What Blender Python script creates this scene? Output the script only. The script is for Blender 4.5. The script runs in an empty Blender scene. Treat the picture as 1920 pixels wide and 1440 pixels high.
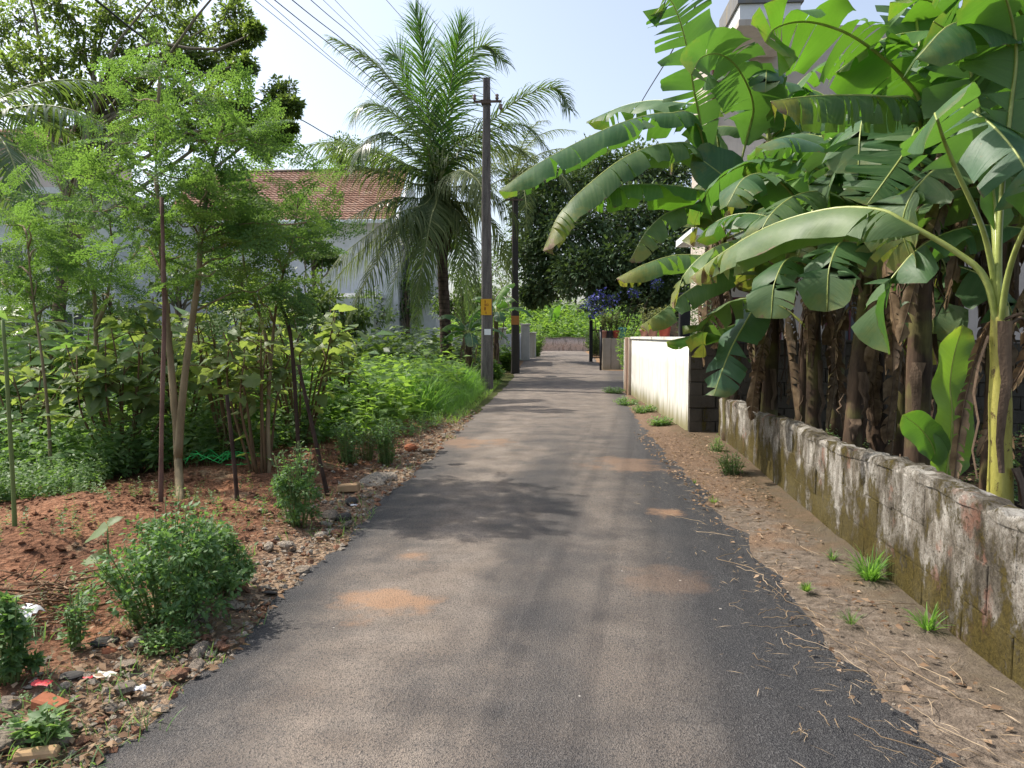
import bpy, math
import numpy as np
S = bpy.context.scene
COL = S.collection
R = np.random.default_rng(11)
rad = math.radians

# ------------------------------------------------------------------ camera
EYE = np.array([0.0, 0.0, 1.5])
YAW, PITCH, FPX = rad(3.58), rad(3.58), 1440.0
cam_d = bpy.data.cameras.new('camera')
cam_d.sensor_width = 36.0
cam_d.lens = 36.0 * FPX / 1920.0
cam_d.clip_start = 0.05
cam_d.clip_end = 3000
cam = bpy.data.objects.new('camera', cam_d)
COL.objects.link(cam)
cam.location = EYE
cam.rotation_euler = (math.pi / 2 - PITCH, 0, YAW)
S.camera = cam

# ------------------------------------------------------------------ sky, sun, exposure
SUN_EL = rad(51)
SUN_AZ = math.atan2(0.30, -0.95)             # ahead and to the left of the camera
sun_dir = np.array([math.cos(SUN_EL) * math.cos(SUN_AZ), math.cos(SUN_EL) * math.sin(SUN_AZ), math.sin(SUN_EL)])
W = bpy.data.worlds.new('World')
S.world = W
W.use_nodes = True
wn = W.node_tree
sky = wn.nodes.new('ShaderNodeTexSky')
sky.sky_type = 'NISHITA'
sky.sun_disc = False
sky.sun_elevation = SUN_EL
sky.sun_rotation = math.atan2(sun_dir[0], sun_dir[1])
sky.air_density = 1.0
sky.dust_density = 3.2
sky.ozone_density = 1.6
bg = wn.nodes['Background']
bg.inputs['Strength'].default_value = 0.15
hsv = wn.nodes.new('ShaderNodeHueSaturation')          # thin high haze: a paler blue all over
hsv.inputs['Saturation'].default_value = 0.72
wn.links.new(sky.outputs[0], hsv.inputs['Color'])
wn.links.new(hsv.outputs[0], bg.inputs['Color'])
sun_d = bpy.data.lights.new('sun', 'SUN')
sun_d.energy = 3.3
sun_d.angle = rad(0.6)
sun_d.color = (1.0, 0.94, 0.84)
sun = bpy.data.objects.new('sun', sun_d)
COL.objects.link(sun)
from mathutils import Vector
sun.rotation_euler = Vector(sun_dir).to_track_quat('Z', 'Y').to_euler()
S.view_settings.view_transform = 'Standard'
S.view_settings.look = 'None'
S.view_settings.gamma = 1.0
S.view_settings.use_curve_mapping = False
S.view_settings.exposure = 0.80
S.cycles.max_bounces = 8
S.cycles.transmission_bounces = 6
S.cycles.use_denoising = True

# ------------------------------------------------------------------ measuring helpers (photo pixel of 1920x1440 -> point in the place)
_cp, _sp, _cy, _sy = math.cos(PITCH), math.sin(PITCH), math.cos(YAW), math.sin(YAW)

def ray(px, py):
    x, u = (px - 960) / FPX, -(py - 720) / FPX
    f, z = _cp + u * _sp, -_sp + u * _cp
    return np.array([x * _cy - f * _sy, x * _sy + f * _cy, z])

def P(px, py, Y):
    d = ray(px, py)
    return EYE + d * (Y / d[1])

def gz(y):
    t = np.clip((np.asarray(y, float) - 18) / 30.0, 0, 1)
    return 0.36 * t * t * (3 - 2 * t)

def G(px, py):
    d = ray(px, py)
    z = 0.0
    for _ in range(8):
        p = EYE + d * ((z - EYE[2]) / d[2])
        z = float(hz(p[0], p[1]))
    return p

MOUNDS = []      # (x, y, radius, height) heaps of dug soil
def hz(x, y):
    x = np.asarray(x, float); y = np.asarray(y, float)
    h = gz(y)
    off = np.clip((-1.62 - x) / 1.0, 0, 1)
    h = h + off * (0.035 * np.sin(x * 3.1 + 1.3 * np.sin(y * 1.7)) * np.sin(y * 2.3 + x) + 0.03)
    for mx, my, mr, mh in MOUNDS:
        h = h + off * mh * np.exp(-((x - mx) ** 2 + (y - my) ** 2) / (mr * mr))
    return h

# ------------------------------------------------------------------ mesh helpers
def nrm(v):
    v = np.asarray(v, float)
    return v / np.maximum(np.linalg.norm(v, axis=-1, keepdims=True), 1e-9)

class MB:
    def __init__(s):
        s.V, s.F, s.L, s.n = [], [], [], 0
    def add(s, V, F, lp=None):
        V = np.asarray(V, float).reshape(-1, 3)
        if lp is None:
            lp = np.tile([0.0, 0.0, 0.5], (len(V), 1))
        s.V.append(V); s.L.append(np.asarray(lp, float).reshape(-1, 3))
        for f in (F if isinstance(F, (list, tuple)) and len(F) and isinstance(F[0], np.ndarray) and F[0].ndim == 2 else [np.asarray(F, int)]):
            if f.size:
                s.F.append(np.asarray(f, int) + s.n)
        s.n += len(V)
        return s
    def scatter(s, T, F, pos, d, up, sc, rnd=None):
        """copies of a small template: y along d, z along the normal"""
        pos = np.asarray(pos, float); N = len(pos)
        if N == 0: return s
        d = nrm(d); sd = nrm(np.cross(d, up)); n = np.cross(sd, d)
        sc = np.broadcast_to(np.asarray(sc, float), (N,))
        if rnd is None: rnd = R.random(N)
        V = pos[:, None, :] + sc[:, None, None] * (T[None, :, 0:1] * sd[:, None, :] + T[None, :, 1:2] * d[:, None, :] + T[None, :, 2:3] * n[:, None, :])
        k = len(T)
        lp = np.empty((N, k, 3)); lp[:, :, 0] = T[None, :, 1]; lp[:, :, 1] = T[None, :, 0]; lp[:, :, 2] = rnd[:, None]
        Fs = []
        for f in F:
            f = np.asarray(f, int)
            Fs.append((f[None] + (np.arange(N) * k)[:, None, None]).reshape(-1, f.shape[1]))
        return s.add(V.reshape(-1, 3), Fs, lp.reshape(-1, 3))
    def tube(s, pts, r, sides=6, rnd=None, cap=True):
        pts = np.asarray(pts, float); n = len(pts)
        r = np.broadcast_to(np.asarray(r, float), (n,))
        t = nrm(np.gradient(pts, axis=0))
        ref = np.array([0.0, 0, 1]) if abs(t[0][2]) < 0.8 else np.array([1.0, 0, 0])
        a = nrm(np.cross(t, ref)); b = np.cross(t, a)
        th = np.arange(sides) * 2 * math.pi / sides
        V = pts[:, None] + r[:, None, None] * (np.cos(th)[None, :, None] * a[:, None] + np.sin(th)[None, :, None] * b[:, None])
        i, j = np.meshgrid(np.arange(n - 1), np.arange(sides), indexing='ij')
        j2 = (j + 1) % sides
        F = np.stack([i * sides + j, i * sides + j2, (i + 1) * sides + j2, (i + 1) * sides + j], -1).reshape(-1, 4)
        u = np.repeat(np.linspace(0, 1, n), sides)
        lp = np.stack([u, np.tile(np.linspace(0, 1, sides), n), np.full(n * sides, R.random() if rnd is None else rnd)], -1)
        Fs = [F]
        if cap and sides > 2:
            Fs.append(np.array([list(range((n - 1) * sides, n * sides))]))
            Fs.append(np.array([list(range(sides))[::-1]]))
        return s.add(V.reshape(-1, 3), Fs, lp)
    def grid(s, Pt, lp=None):
        a, b = Pt.shape[:2]
        i, j = np.meshgrid(np.arange(a - 1), np.arange(b - 1), indexing='ij')
        F = np.stack([i * b + j, i * b + j + 1, (i + 1) * b + j + 1, (i + 1) * b + j], -1).reshape(-1, 4)
        return s.add(Pt.reshape(-1, 3), F, lp)
    def box(s, lo, hi, jit=0.0, rnd=0.5, bev=0.0):
        lo, hi = np.asarray(lo, float), np.asarray(hi, float)
        c, h = (lo + hi) / 2, (hi - lo) / 2
        if bev <= 0:
            V = np.array([[x, y, z] for x in (-1, 1) for y in (-1, 1) for z in (-1, 1)], float) * h + c
            V += R.normal(0, 1, V.shape) * jit
            F = np.array([[0, 1, 3, 2], [4, 6, 7, 5], [0, 4, 5, 1], [2, 3, 7, 6], [0, 2, 6, 4], [1, 5, 7, 3]])
            return s.add(V, F, np.tile([0, 0, rnd], (8, 1)))
        # bevelled box: 24 vertices
        V, idx = [], {}
        for x in (-1, 1):
            for y in (-1, 1):
                for z in (-1, 1):
                    j = R.normal(0, 1, 3) * jit
                    for ax in range(3):
                        p = np.array([x, y, z], float) * (h - bev); p[ax] = (x, y, z)[ax] * h[ax]
                        idx[(x, y, z, ax)] = len(V); V.append(p + c + j)
        q, tri = [], []
        for ax in range(3):
            o = [a for a in range(3) if a != ax]
            for sg in (-1, 1):
                f = []
                for a, b in ((-1, -1), (1, -1), (1, 1), (-1, 1)):
                    k = [0, 0, 0]; k[ax] = sg; k[o[0]] = a; k[o[1]] = b
                    f.append(idx[(*k, ax)])
                q.append(f if (sg == 1) == (ax != 1) else f[::-1])
        for ax in range(3):
            o = [a for a in range(3) if a != ax]
            for a in (-1, 1):
                for b in (-1, 1):
                    k0 = [0, 0, 0]; k1 = [0, 0, 0]
                    k0[ax] = -1; k1[ax] = 1
                    for k in (k0, k1): k[o[0]] = a; k[o[1]] = b
                    f = [idx[(*k0, o[0])], idx[(*k1, o[0])], idx[(*k1, o[1])], idx[(*k0, o[1])]]
                    q.append(f)
        for x in (-1, 1):
            for y in (-1, 1):
                for z in (-1, 1):
                    tri.append([idx[(x, y, z, a)] for a in range(3)])
        return s.add(np.array(V), [np.array(q), np.array(tri)], np.tile([0, 0, rnd], (24, 1)))
    def mesh(s, name, mat, smooth=True):
        me = bpy.data.meshes.new(name)
        V = np.concatenate(s.V); L = np.concatenate(s.L)
        tot = np.concatenate([np.full(len(f), f.shape[1]) for f in s.F])
        loops = np.concatenate([f.ravel() for f in s.F])
        me.vertices.add(len(V)); me.vertices.foreach_set('co', V.ravel())
        me.loops.add(len(loops)); me.loops.foreach_set('vertex_index', loops.astype(np.int32))
        me.polygons.add(len(tot)); st = np.zeros(len(tot), np.int32); st[1:] = np.cumsum(tot)[:-1]
        me.polygons.foreach_set('loop_start', st)
        me.polygons.foreach_set('use_smooth', np.full(len(tot), smooth))
        at = me.attributes.new('lp', 'FLOAT_VECTOR', 'POINT')
        at.data.foreach_set('vector', L.ravel())
        me.update(calc_edges=True)
        if mat: me.materials.append(mat)
        return me
    def obj(s, name, mat, parent=None, smooth=True):
        return link(name, s.mesh(name, mat, smooth), parent)

def link(name, me, parent=None):
    o = bpy.data.objects.new(name, me)
    COL.objects.link(o)
    if parent is not None:
        o.parent = parent
        if parent.type == 'EMPTY' or parent.location.length > 0:
            o.location = -parent.location if parent.parent is None else (0, 0, 0)
    return o

def tag(o, label=None, cat=None, group=None, kind=None):
    if label: o['label'] = label
    if cat: o['category'] = cat
    if group: o['group'] = group
    if kind: o['kind'] = kind
    return o

def thing(name, loc, label, cat, group=None):
    o = bpy.data.objects.new(name, None)
    COL.objects.link(o)
    o.location = loc
    o.empty_display_size = 0.2
    return tag(o, label, cat, group)

def copy_tree(o, parent=None):
    c = o.copy(); COL.objects.link(c)
    if parent is not None: c.parent = parent
    for ch in [x for x in COL.objects if x.parent == o]:
        copy_tree(ch, c)
    return c

def cat_rom(pts, n):
    p = np.asarray(pts, float)
    p = np.vstack([2 * p[0] - p[1], p, 2 * p[-1] - p[-2]])
    m = len(p) - 3
    out = []
    for t in np.linspace(0, m - 1e-6, n):
        i = int(t); f = t - i
        a, b, c, d = p[i:i + 4]
        out.append(0.5 * (2 * b + (c - a) * f + (2 * a - 5 * b + 4 * c - d) * f * f + (3 * b - a - 3 * c + d) * f ** 3))
    return np.array(out)

def rdir(n, zlo=-1.0, zhi=1.0):
    a = R.random(n) * 2 * math.pi; z = R.uniform(zlo, zhi, n); r = np.sqrt(np.maximum(0, 1 - z * z))
    return np.stack([r * np.cos(a), r * np.sin(a), z], -1)

UP = np.array([0, 0, 1.0])
# leaf templates (unit length along y)
T_LEAF = np.array([[0, 0, 0], [-.27, .42, .07], [0, .45, 0], [.27, .42, .07], [0, 1, -.1]]); F_LEAF = [np.array([[0, 2, 1], [2, 4, 1], [0, 3, 2], [2, 3, 4]])]
T_DIA = np.array([[0, 0, 0], [-.33, .5, .05], [.33, .5, .05], [0, 1, -.05]]); F_DIA = [np.array([[0, 2, 3, 1]])]
T_ROUND = np.array([[0, 0, 0], [-.4, .35, .03], [-.33, .8, 0], [0, 1, -.03], [.33, .8, 0], [.4, .35, .03]]); F_ROUND = [np.array([[0, 5, 4, 3, 2, 1]])]
T_BLADE = np.array([[-.02, 0, 0], [.02, 0, 0], [-.018, .4, .03], [.018, .4, .03], [-.012, .75, -.05], [.012, .75, -.05], [0, 1, -.22]])
F_BLADE = [np.array([[0, 1, 3, 2], [2, 3, 5, 4]]), np.array([[4, 5, 6]])]

# ------------------------------------------------------------------ material helpers
class NT:
    def __init__(s, name):
        s.m = bpy.data.materials.new(name); s.m.use_nodes = True
        s.t = s.m.node_tree; s.b = s.t.nodes['Principled BSDF']; s.out = s.t.nodes['Material Output']
    def n(s, typ, **kw):
        x = s.t.nodes.new(typ)
        for k, v in kw.items(): setattr(x, k, v)
        return x
    def set(s, sock, v):
        if isinstance(v, bpy.types.NodeSocket): s.t.links.new(v, sock)
        elif isinstance(v, (tuple, list)) and len(v) == 3 and sock.type == 'RGBA': sock.default_value = (*v, 1)
        else: sock.default_value = v
    def pos(s): return s.n('ShaderNodeNewGeometry').outputs['Position']
    def objc(s): return s.n('ShaderNodeTexCoord').outputs['Object']
    def lp(s):
        a = s.n('ShaderNodeAttribute', attribute_name='lp'); x = s.n('ShaderNodeSeparateXYZ')
        s.t.links.new(a.outputs['Vector'], x.inputs[0]); return x.outputs
    def xyz(s, v):
        x = s.n('ShaderNodeSeparateXYZ'); s.set(x.inputs[0], v); return x.outputs
    def scale(s, v, sc):
        x = s.n('ShaderNodeVectorMath', operation='MULTIPLY'); s.set(x.inputs[0], v); x.inputs[1].default_value = sc; return x.outputs[0]
    def noise(s, v, sc, det=4, rough=.55, dist=0.0):
        x = s.n('ShaderNodeTexNoise'); s.set(x.inputs['Vector'], v); x.inputs['Scale'].default_value = sc
        x.inputs['Detail'].default_value = det; x.inputs['Roughness'].default_value = rough; x.inputs['Distortion'].default_value = dist
        return x.outputs['Fac']
    def voro(s, v, sc, out='Distance', feat='F1'):
        x = s.n('ShaderNodeTexVoronoi', feature=feat); s.set(x.inputs['Vector'], v); x.inputs['Scale'].default_value = sc; return x.outputs[out]
    def math(s, op, a, b=0.0, c=None, clamp=False):
        x = s.n('ShaderNodeMath', operation=op); x.use_clamp = clamp; s.set(x.inputs[0], a); s.set(x.inputs[1], b)
        if c is not None: s.set(x.inputs[2], c)
        return x.outputs[0]
    def rng(s, v, a, b, c=0.0, d=1.0):
        x = s.n('ShaderNodeMapRange'); x.interpolation_type = 'SMOOTHSTEP'; s.set(x.inputs[0], v)
        for i, q in enumerate((a, b, c, d)): x.inputs[i + 1].default_value = q
        return x.outputs[0]
    def ramp(s, f, stops):
        x = s.n('ShaderNodeValToRGB'); e = x.color_ramp.elements
        while len(e) < len(stops): e.new(0.5)
        for i, (p, c) in enumerate(stops): e[i].position = p; e[i].color = (*c, 1)
        s.set(x.inputs[0], f); return x.outputs[0]
    def mix(s, f, a, b, mode='MIX'):
        x = s.n('ShaderNodeMix', data_type='RGBA', blend_type=mode); s.set(x.inputs[0], f); s.set(x.inputs[6], a); s.set(x.inputs[7], b); return x.outputs[2]
    def bump(s, h, st=0.3, dist=0.02):
        x = s.n('ShaderNodeBump'); s.set(x.inputs['Height'], h); x.inputs['Strength'].default_value = st; x.inputs['Distance'].default_value = dist
        s.t.links.new(x.outputs[0], s.b.inputs['Normal']); return x.outputs[0]
    def fin(s, col, rough=.8, spec=.3, metal=0.0):
        s.set(s.b.inputs['Base Color'], col); s.set(s.b.inputs['Roughness'], rough); s.b.inputs['Specular IOR Level'].default_value = spec
        s.b.inputs['Metallic'].default_value = metal
        return s.m

def plain(name, c, rough=.7, spec=.3, var=.25, sc=20, metal=0.0):
    k = NT(name); f = k.noise(k.pos(), sc, 5)
    k.bump(f, .2, .01)
    return k.fin(k.mix(f, tuple(x * (1 - var) for x in c), tuple(min(1, x * (1 + var)) for x in c)), rough, spec, metal)

def leafmat(name, c1, c2, c3, trans=.35, tcol=None, rough=.5, spec=.35, back=None):
    k = NT(name); l = k.lp()
    col = k.ramp(l[2], [(0.0, c1), (0.5, c2), (1.0, c3)])
    v = k.noise(k.pos(), 1.3, 3)
    col = k.mix(k.rng(v, .35, .65, .0, .35), col, tuple(x * .72 for x in c1))
    tc = col
    if tcol:
        tc = k.mix(0.65, col, tcol)
    if back:
        g = k.n('ShaderNodeNewGeometry').outputs['Backfacing']
        col = k.mix(k.math('MULTIPLY', g, .75), col, back)
    k.fin(col, rough, spec)
    tr = k.n('ShaderNodeBsdfTranslucent'); k.set(tr.inputs[0], k.mix(1.0, tc, (1.7, 1.8, 1.2), 'MULTIPLY'))
    mx = k.n('ShaderNodeMixShader'); mx.inputs[0].default_value = trans
    k.t.links.new(k.b.outputs[0], mx.inputs[1]); k.t.links.new(tr.outputs[0], mx.inputs[2]); k.t.links.new(mx.outputs[0], k.out.inputs[0])
    return k.m

def bananamat(name, c1, c2, c3, tcol, trans=.4, dry=.0, yellow=0.0):
    k = NT(name); l = k.lp(); u, v, r = l[0], l[1], l[2]
    oi = k.n('ShaderNodeObjectInfo').outputs['Random']
    col = k.ramp(k.math('ADD', k.math('MULTIPLY', r, .35), k.math('MULTIPLY', oi, .65)), [(0, c1), (.5, c2), (1, c3)])
    p = k.pos()
    cmb = k.n('ShaderNodeCombineXYZ'); k.set(cmb.inputs[0], k.math('MULTIPLY', k.math('ADD', u, k.math('MULTIPLY', k.math('ABSOLUTE', v), -.05)), 75)); k.set(cmb.inputs[1], k.math('MULTIPLY', v, .7)); k.set(cmb.inputs[2], k.math('MULTIPLY', r, 9))
    vein = k.noise(cmb.outputs[0], 1.0, 3, .6)
    col = k.mix(k.rng(vein, .35, .7, 0, .55), col, c3)
    col = k.mix(k.rng(k.noise(p, 3.5, 5, .65), .42, .7, 0, .6), col, c1)
    col = k.mix(k.rng(k.noise(p, 38, 3), .66, .72, 0, .5), col, (.16, .12, .05))
    av = k.math('ABSOLUTE', v)
    col = k.mix(k.rng(av, .0, .05, .8, 0), col, (.33, .4, .13))
    nz = k.noise(p, 9, 5, .65)
    g = k.n('ShaderNodeNewGeometry').outputs['Backfacing']
    colb = k.mix(k.math('MULTIPLY', g, .5), col, (.19, .27, .14))
    mk = k.math('ADD', k.math('ADD', u, k.math('MULTIPLY', av, .06)), k.math('MULTIPLY', k.math('SUBTRACT', nz, .5), .55))
    d0 = k.rng(mk, 1.06 - dry, 1.12 - dry)
    edge = k.rng(k.math('ADD', av, k.math('MULTIPLY', k.math('SUBTRACT', nz, .5), .5)), 1.0, 1.06)
    dd = k.math('MAXIMUM', d0, k.math('MULTIPLY', edge, .9 if dry > 0 else .6))
    y0 = k.rng(mk, .86 - dry - yellow, 1.08 - dry)
    brown = k.ramp(k.noise(p, 14, 3), [(.3, (.085, .05, .026)), (.7, (.26, .18, .105))])
    def over(c, ye): return k.mix(dd, k.mix(k.math('MULTIPLY', y0, .45 if yellow > 0 else .25), c, ye), brown)
    k.fin(over(colb, (.32, .27, .04)), .46, .32)
    k.bump(k.math('ADD', vein, k.math('MULTIPLY', k.noise(p, 16, 4), .8)), .3, .008)
    tr = k.n('ShaderNodeBsdfTranslucent'); k.set(tr.inputs[0], over(k.mix(.35, tcol, k.mix(1.0, col, (1.5, 1.7, 1.0), 'MULTIPLY')), (.6, .45, .06)))
    mx = k.n('ShaderNodeMixShader'); k.set(mx.inputs[0], k.mix(dd, (trans,) * 3, (.15,) * 3))
    k.t.links.new(k.b.outputs[0], mx.inputs[1]); k.t.links.new(tr.outputs[0], mx.inputs[2]); k.t.links.new(mx.outputs[0], k.out.inputs[0])
    return k.m

def barkmat(name, c1, c2, sc=8, stretch=(1, 1, .25), ring=0):
    k = NT(name); p = k.scale(k.pos(), stretch); f = k.noise(p, sc, 6, .65)
    g = k.noise(k.pos(), 60, 4)
    h = k.math('ADD', f, k.math('MULTIPLY', g, .3))
    col = k.ramp(f, [(.3, c1), (.7, c2)])
    if ring:
        z = k.xyz(k.pos())[2]
        w = k.math('FRACT', k.math('ADD', k.math('MULTIPLY', z, ring), k.math('MULTIPLY', f, .6)))
        col = k.mix(k.rng(w, .0, .25, .6, 0), col, tuple(x * .35 for x in c1)); h = k.math('ADD', h, k.rng(w, 0, .3, -.8, 0))
    k.bump(h, .7, .02)
    return k.fin(col, .85, .15)

M = {}
# ---- road
k = NT('asphalt'); p = k.pos(); x, y, z = k.xyz(p)
st = k.scale(p, (1.0, .55, 1.0))
n1 = k.noise(st, 1.6, 5, .6); n2 = k.noise(p, 2.2, 6, .65); n3 = k.noise(p, 90, 3, .7); vo = k.voro(p, 170); vo2 = k.voro(p, 85)
n4 = k.noise(k.scale(p, (.35, 2.2, 1)), 1.3, 3)
base = k.ramp(k.math('MULTIPLY_ADD', n3, .6, k.math('MULTIPLY', vo, .5)), [(.3, (.013, .013, .016)), (.55, (.040, .040, .043)), (.85, (.12, .118, .116))])
def band(c, w):   # dust brought along by wheels
    return k.rng(k.math('ABSOLUTE', k.math('SUBTRACT', k.math('ADD', x, k.math('MULTIPLY', k.math('SUBTRACT', n1, .5), 1.3)), c)), 0, w, 1, 0)
dust = k.math('ADD', k.math('MULTIPLY', band(-.8, .95), .95), k.math('MULTIPLY', band(.42, .7), .6))
far = k.rng(y, 4, 16)
dust = k.math('MAXIMUM', dust, k.math('MULTIPLY', far, .8))
dust = k.math('MULTIPLY', dust, k.rng(k.math('ADD', n2, k.math('MULTIPLY', n4, .5)), .42, .92, .35, 1.15))
edged = k.rng(k.math('ADD', k.math('ABSOLUTE', k.math('ADD', x, .1)), k.math('MULTIPLY', k.math('SUBTRACT', n2, .5), .6)), 1.45, 1.7)
edged = k.math('MULTIPLY', edged, k.rng(x, .6, 1.2, 1.0, .35))
dust = k.math('MULTIPLY', dust, k.rng(k.math('ADD', k.math('SUBTRACT', x, k.math('MULTIPLY', y, .05)), k.math('MULTIPLY', k.math('SUBTRACT', n2, .5), .5)), .1, .65, 1, .22))
dust = k.math('MAXIMUM', dust, edged, clamp=True)
grain = k.math('MULTIPLY', dust, k.rng(k.math('ADD', n3, k.math('MULTIPLY', vo2, .35)), .38, .78, .15, 1.1), clamp=True)
dcol = k.ramp(k.noise(p, 3.1, 4), [(.3, (.205, .166, .133)), (.7, (.285, .24, .198))])
col = k.mix(grain, base, dcol)
for (sx, sy, sr, ss) in ((-.98, 4.15, .3, .55), (-1.0, 5.05, .14, .45), (-1.3, 10.6, .6, .35), (.85, 8.8, .6, .3), (.98, 6.45, .22, .5), (.62, 4.6, .3, .15)):
    dv = k.n('ShaderNodeVectorMath', operation='DISTANCE'); k.set(dv.inputs[0], p); dv.inputs[1].default_value = (sx, sy, 0.0)
    q = k.math('ADD', dv.outputs['Value'], k.math('MULTIPLY', k.math('SUBTRACT', n2, .5), sr * 3.6))
    m = k.math('MULTIPLY', k.rng(q, sr * .35, sr * 1.05, ss, 0), k.rng(k.math('ADD', n3, vo2), .4, 1.0, .35, 1.1), clamp=True)
    col = k.mix(m, col, (.42, .24, .13))
sp = k.rng(k.voro(p, 5.5), .03, .05, .8, 0); sp = k.math('MULTIPLY', sp, k.rng(k.noise(p, 8.3, 1), .56, .6))
col = k.mix(sp, col, (.5, .46, .4))
k.bump(k.math('ADD', k.math('MULTIPLY', vo, .7), n3), .75, .012)
M['road'] = k.fin(col, k.rng(grain, 0, 1, .72, .95), .25)

# ---- ground
k = NT('soil'); p = k.pos(); x, y, z = k.xyz(p)
n1 = k.noise(p, 1.4, 6, .6); n2 = k.noise(p, 14, 6, .7); n3 = k.noise(p, 70, 4, .7); vo = k.voro(p, 24)
red = k.ramp(k.math('MULTIPLY_ADD', n3, .5, k.math('MULTIPLY', n2, .6)), [(.35, (.14, .06, .034)), (.55, (.32, .155, .087)), (.8, (.52, .31, .2))])
tan = k.ramp(k.math('MULTIPLY_ADD', n3, .6, k.math('MULTIPLY', n2, .5)), [(.35, (.15, .10, .065)), (.55, (.33, .235, .16)), (.8, (.5, .40, .29))])
grn = k.ramp(n2, [(.35, (.05, .055, .02)), (.65, (.11, .13, .04))])
red = k.mix(k.rng(k.noise(p, .9, 4, .6), .42, .6, .75, 0), red, k.mix(n2, (.07, .033, .02), (.2, .1, .06)))
red = k.mix(k.rng(k.noise(p, 1.9, 5, .65), .58, .7, 0, .7), red, k.mix(n3, (.28, .2, .12), (.42, .33, .22)))
nearroad = k.rng(k.math('ADD', x, k.math('MULTIPLY', k.math('SUBTRACT', n1, .5), .9)), -2.35, -1.75)
col = k.mix(nearroad, red, tan)
fld = k.rng(k.math('ADD', y, k.math('MULTIPLY', k.math('SUBTRACT', n1, .5), 5)), 11.5, 15)
col = k.mix(fld, col, grn)
lft = k.rng(k.math('ADD', k.math('SUBTRACT', k.math('MULTIPLY', x, -1), k.math('MULTIPLY', y, .35)), k.math('MULTIPLY', k.math('SUBTRACT', n1, .5), 2)), 3.0, 4.2)
col = k.mix(lft, col, grn)
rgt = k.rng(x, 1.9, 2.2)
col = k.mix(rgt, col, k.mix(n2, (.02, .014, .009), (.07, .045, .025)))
farr = k.math('MULTIPLY', k.rng(y, 27, 33), k.rng(k.math('ABSOLUTE', x), 2.5, 5, 1, 0))
col = k.mix(farr, col, k.mix(n2, (.3, .17, .09), (.42, .28, .17)))
k.bump(k.math('ADD', k.math('ADD', n2, k.math('MULTIPLY', n3, .5)), vo), .9, .05)
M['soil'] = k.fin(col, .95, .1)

k = NT('verge_concrete'); p = k.pos(); x, y, z = k.xyz(p)
n1 = k.noise(p, 2.3, 6, .65); n2 = k.noise(p, 18, 6, .7); n3 = k.noise(p, 90, 3)
con = k.ramp(n2, [(.3, (.07, .056, .044)), (.55, (.17, .135, .105)), (.75, (.31, .26, .21))])
drt = k.ramp(n3, [(.3, (.095, .062, .042)), (.7, (.25, .17, .115))])
wet = k.rng(k.math('ADD', n1, k.math('MULTIPLY', k.math('SUBTRACT', y, 6), .045)), .42, .62)
col = k.mix(wet, con, drt)
mossy = k.rng(k.math('ADD', x, k.math('MULTIPLY', n1, .7)), 1.95, 2.35, 0, .7)
col = k.mix(k.math('MULTIPLY', mossy, k.rng(n2, .35, .6, .3, 1)), col, (.085, .07, .04))
col = k.mix(k.rng(n2, .62, .7), col, (.05, .04, .035))
k.bump(k.math('ADD', n2, k.math('MULTIPLY', n3, .6)), .7, .03)
M['verge'] = k.fin(col, .93, .12)

# ---- masonry
def mossblock(name, pale, streak=(1, 1, .3), dark=.5, moss=.5, redp=.0, zmoss=.6):
    k = NT(name); p = k.pos(); x, y, z = k.xyz(p); q = k.scale(p, streak)
    n1 = k.noise(q, 4.6, 8, .72); n2 = k.noise(q, 6.5, 9, .78); n3 = k.noise(p, 70, 6, .8); n5 = k.noise(p, 1.7, 4)
    col = k.ramp(n2, [(.3, tuple(c * .55 for c in pale)), (.55, pale), (.75, tuple(min(.75, c * 1.35) for c in pale))])
    if redp:
        col = k.mix(k.rng(k.noise(q, 4.3, 3, .6), .62, .68, 0, redp), col, (.21, .09, .06))
    dk = k.rng(k.math('ADD', n2, k.math('MULTIPLY', n3, .3)), .66 - .2 * dark, .76 - .2 * dark, 0, .8)
    spots = k.rng(n3, .52, .575, 0, .9)
    dk = k.math('MAXIMUM', k.math('MULTIPLY', dk, .8), k.math('MULTIPLY', spots, k.rng(n1, .4, .56, .1, 1)))
    col = k.mix(dk, col, (.055, .048, .038))
    low = k.rng(z, 0, zmoss, .15, -.05)
    ms = k.rng(k.math('ADD', k.math('ADD', k.math('MULTIPLY_ADD', n1, 1.7, -.35), low), k.math('ADD', k.math('MULTIPLY', k.math('SUBTRACT', n5, .5), .35), k.math('MULTIPLY', k.math('SUBTRACT', n3, .5), .4))), .66 - .16 * moss, .78 - .16 * moss, 0, .92)
    col = k.mix(ms, col, k.ramp(n3, [(.3, (.045, .038, .012)), (.65, (.13, .105, .025))]))
    k.bump(k.math('ADD', k.math('ADD', n2, k.math('MULTIPLY', n3, .7)), k.math('MULTIPLY', ms, .4)), .9, .025)
    return k.fin(col, .95, .12)
k = NT('old_rendered_block'); p = k.pos(); x, y, z = k.xyz(p); q = k.scale(p, (1, 1, .62))
na = k.noise(q, 2.6, 9, .72, .4); nb = k.noise(q, 6.5, 8, .75, .3); nc = k.noise(p, 48, 6, .78); nd = k.noise(p, 3.3, 5, .6); ne = k.noise(k.scale(p, (1, 1, .2)), 9, 5, .65)
f = k.math('ADD', k.math('MULTIPLY_ADD', na, .75, k.math('MULTIPLY', nb, .35)), k.math('MULTIPLY', k.math('SUBTRACT', nc, .5), .42))
col = k.ramp(f, [(.44, (.065, .056, .043)), (.52, (.17, .148, .118)), (.58, (.31, .285, .245)), (.64, (.48, .45, .4)), (.75, (.6, .57, .51))])
col = k.mix(k.rng(nd, .60, .68, 0, .6), col, (.27, .13, .09))
col = k.mix(k.rng(ne, .55, .72, 0, .5), col, (.12, .095, .065))
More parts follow.
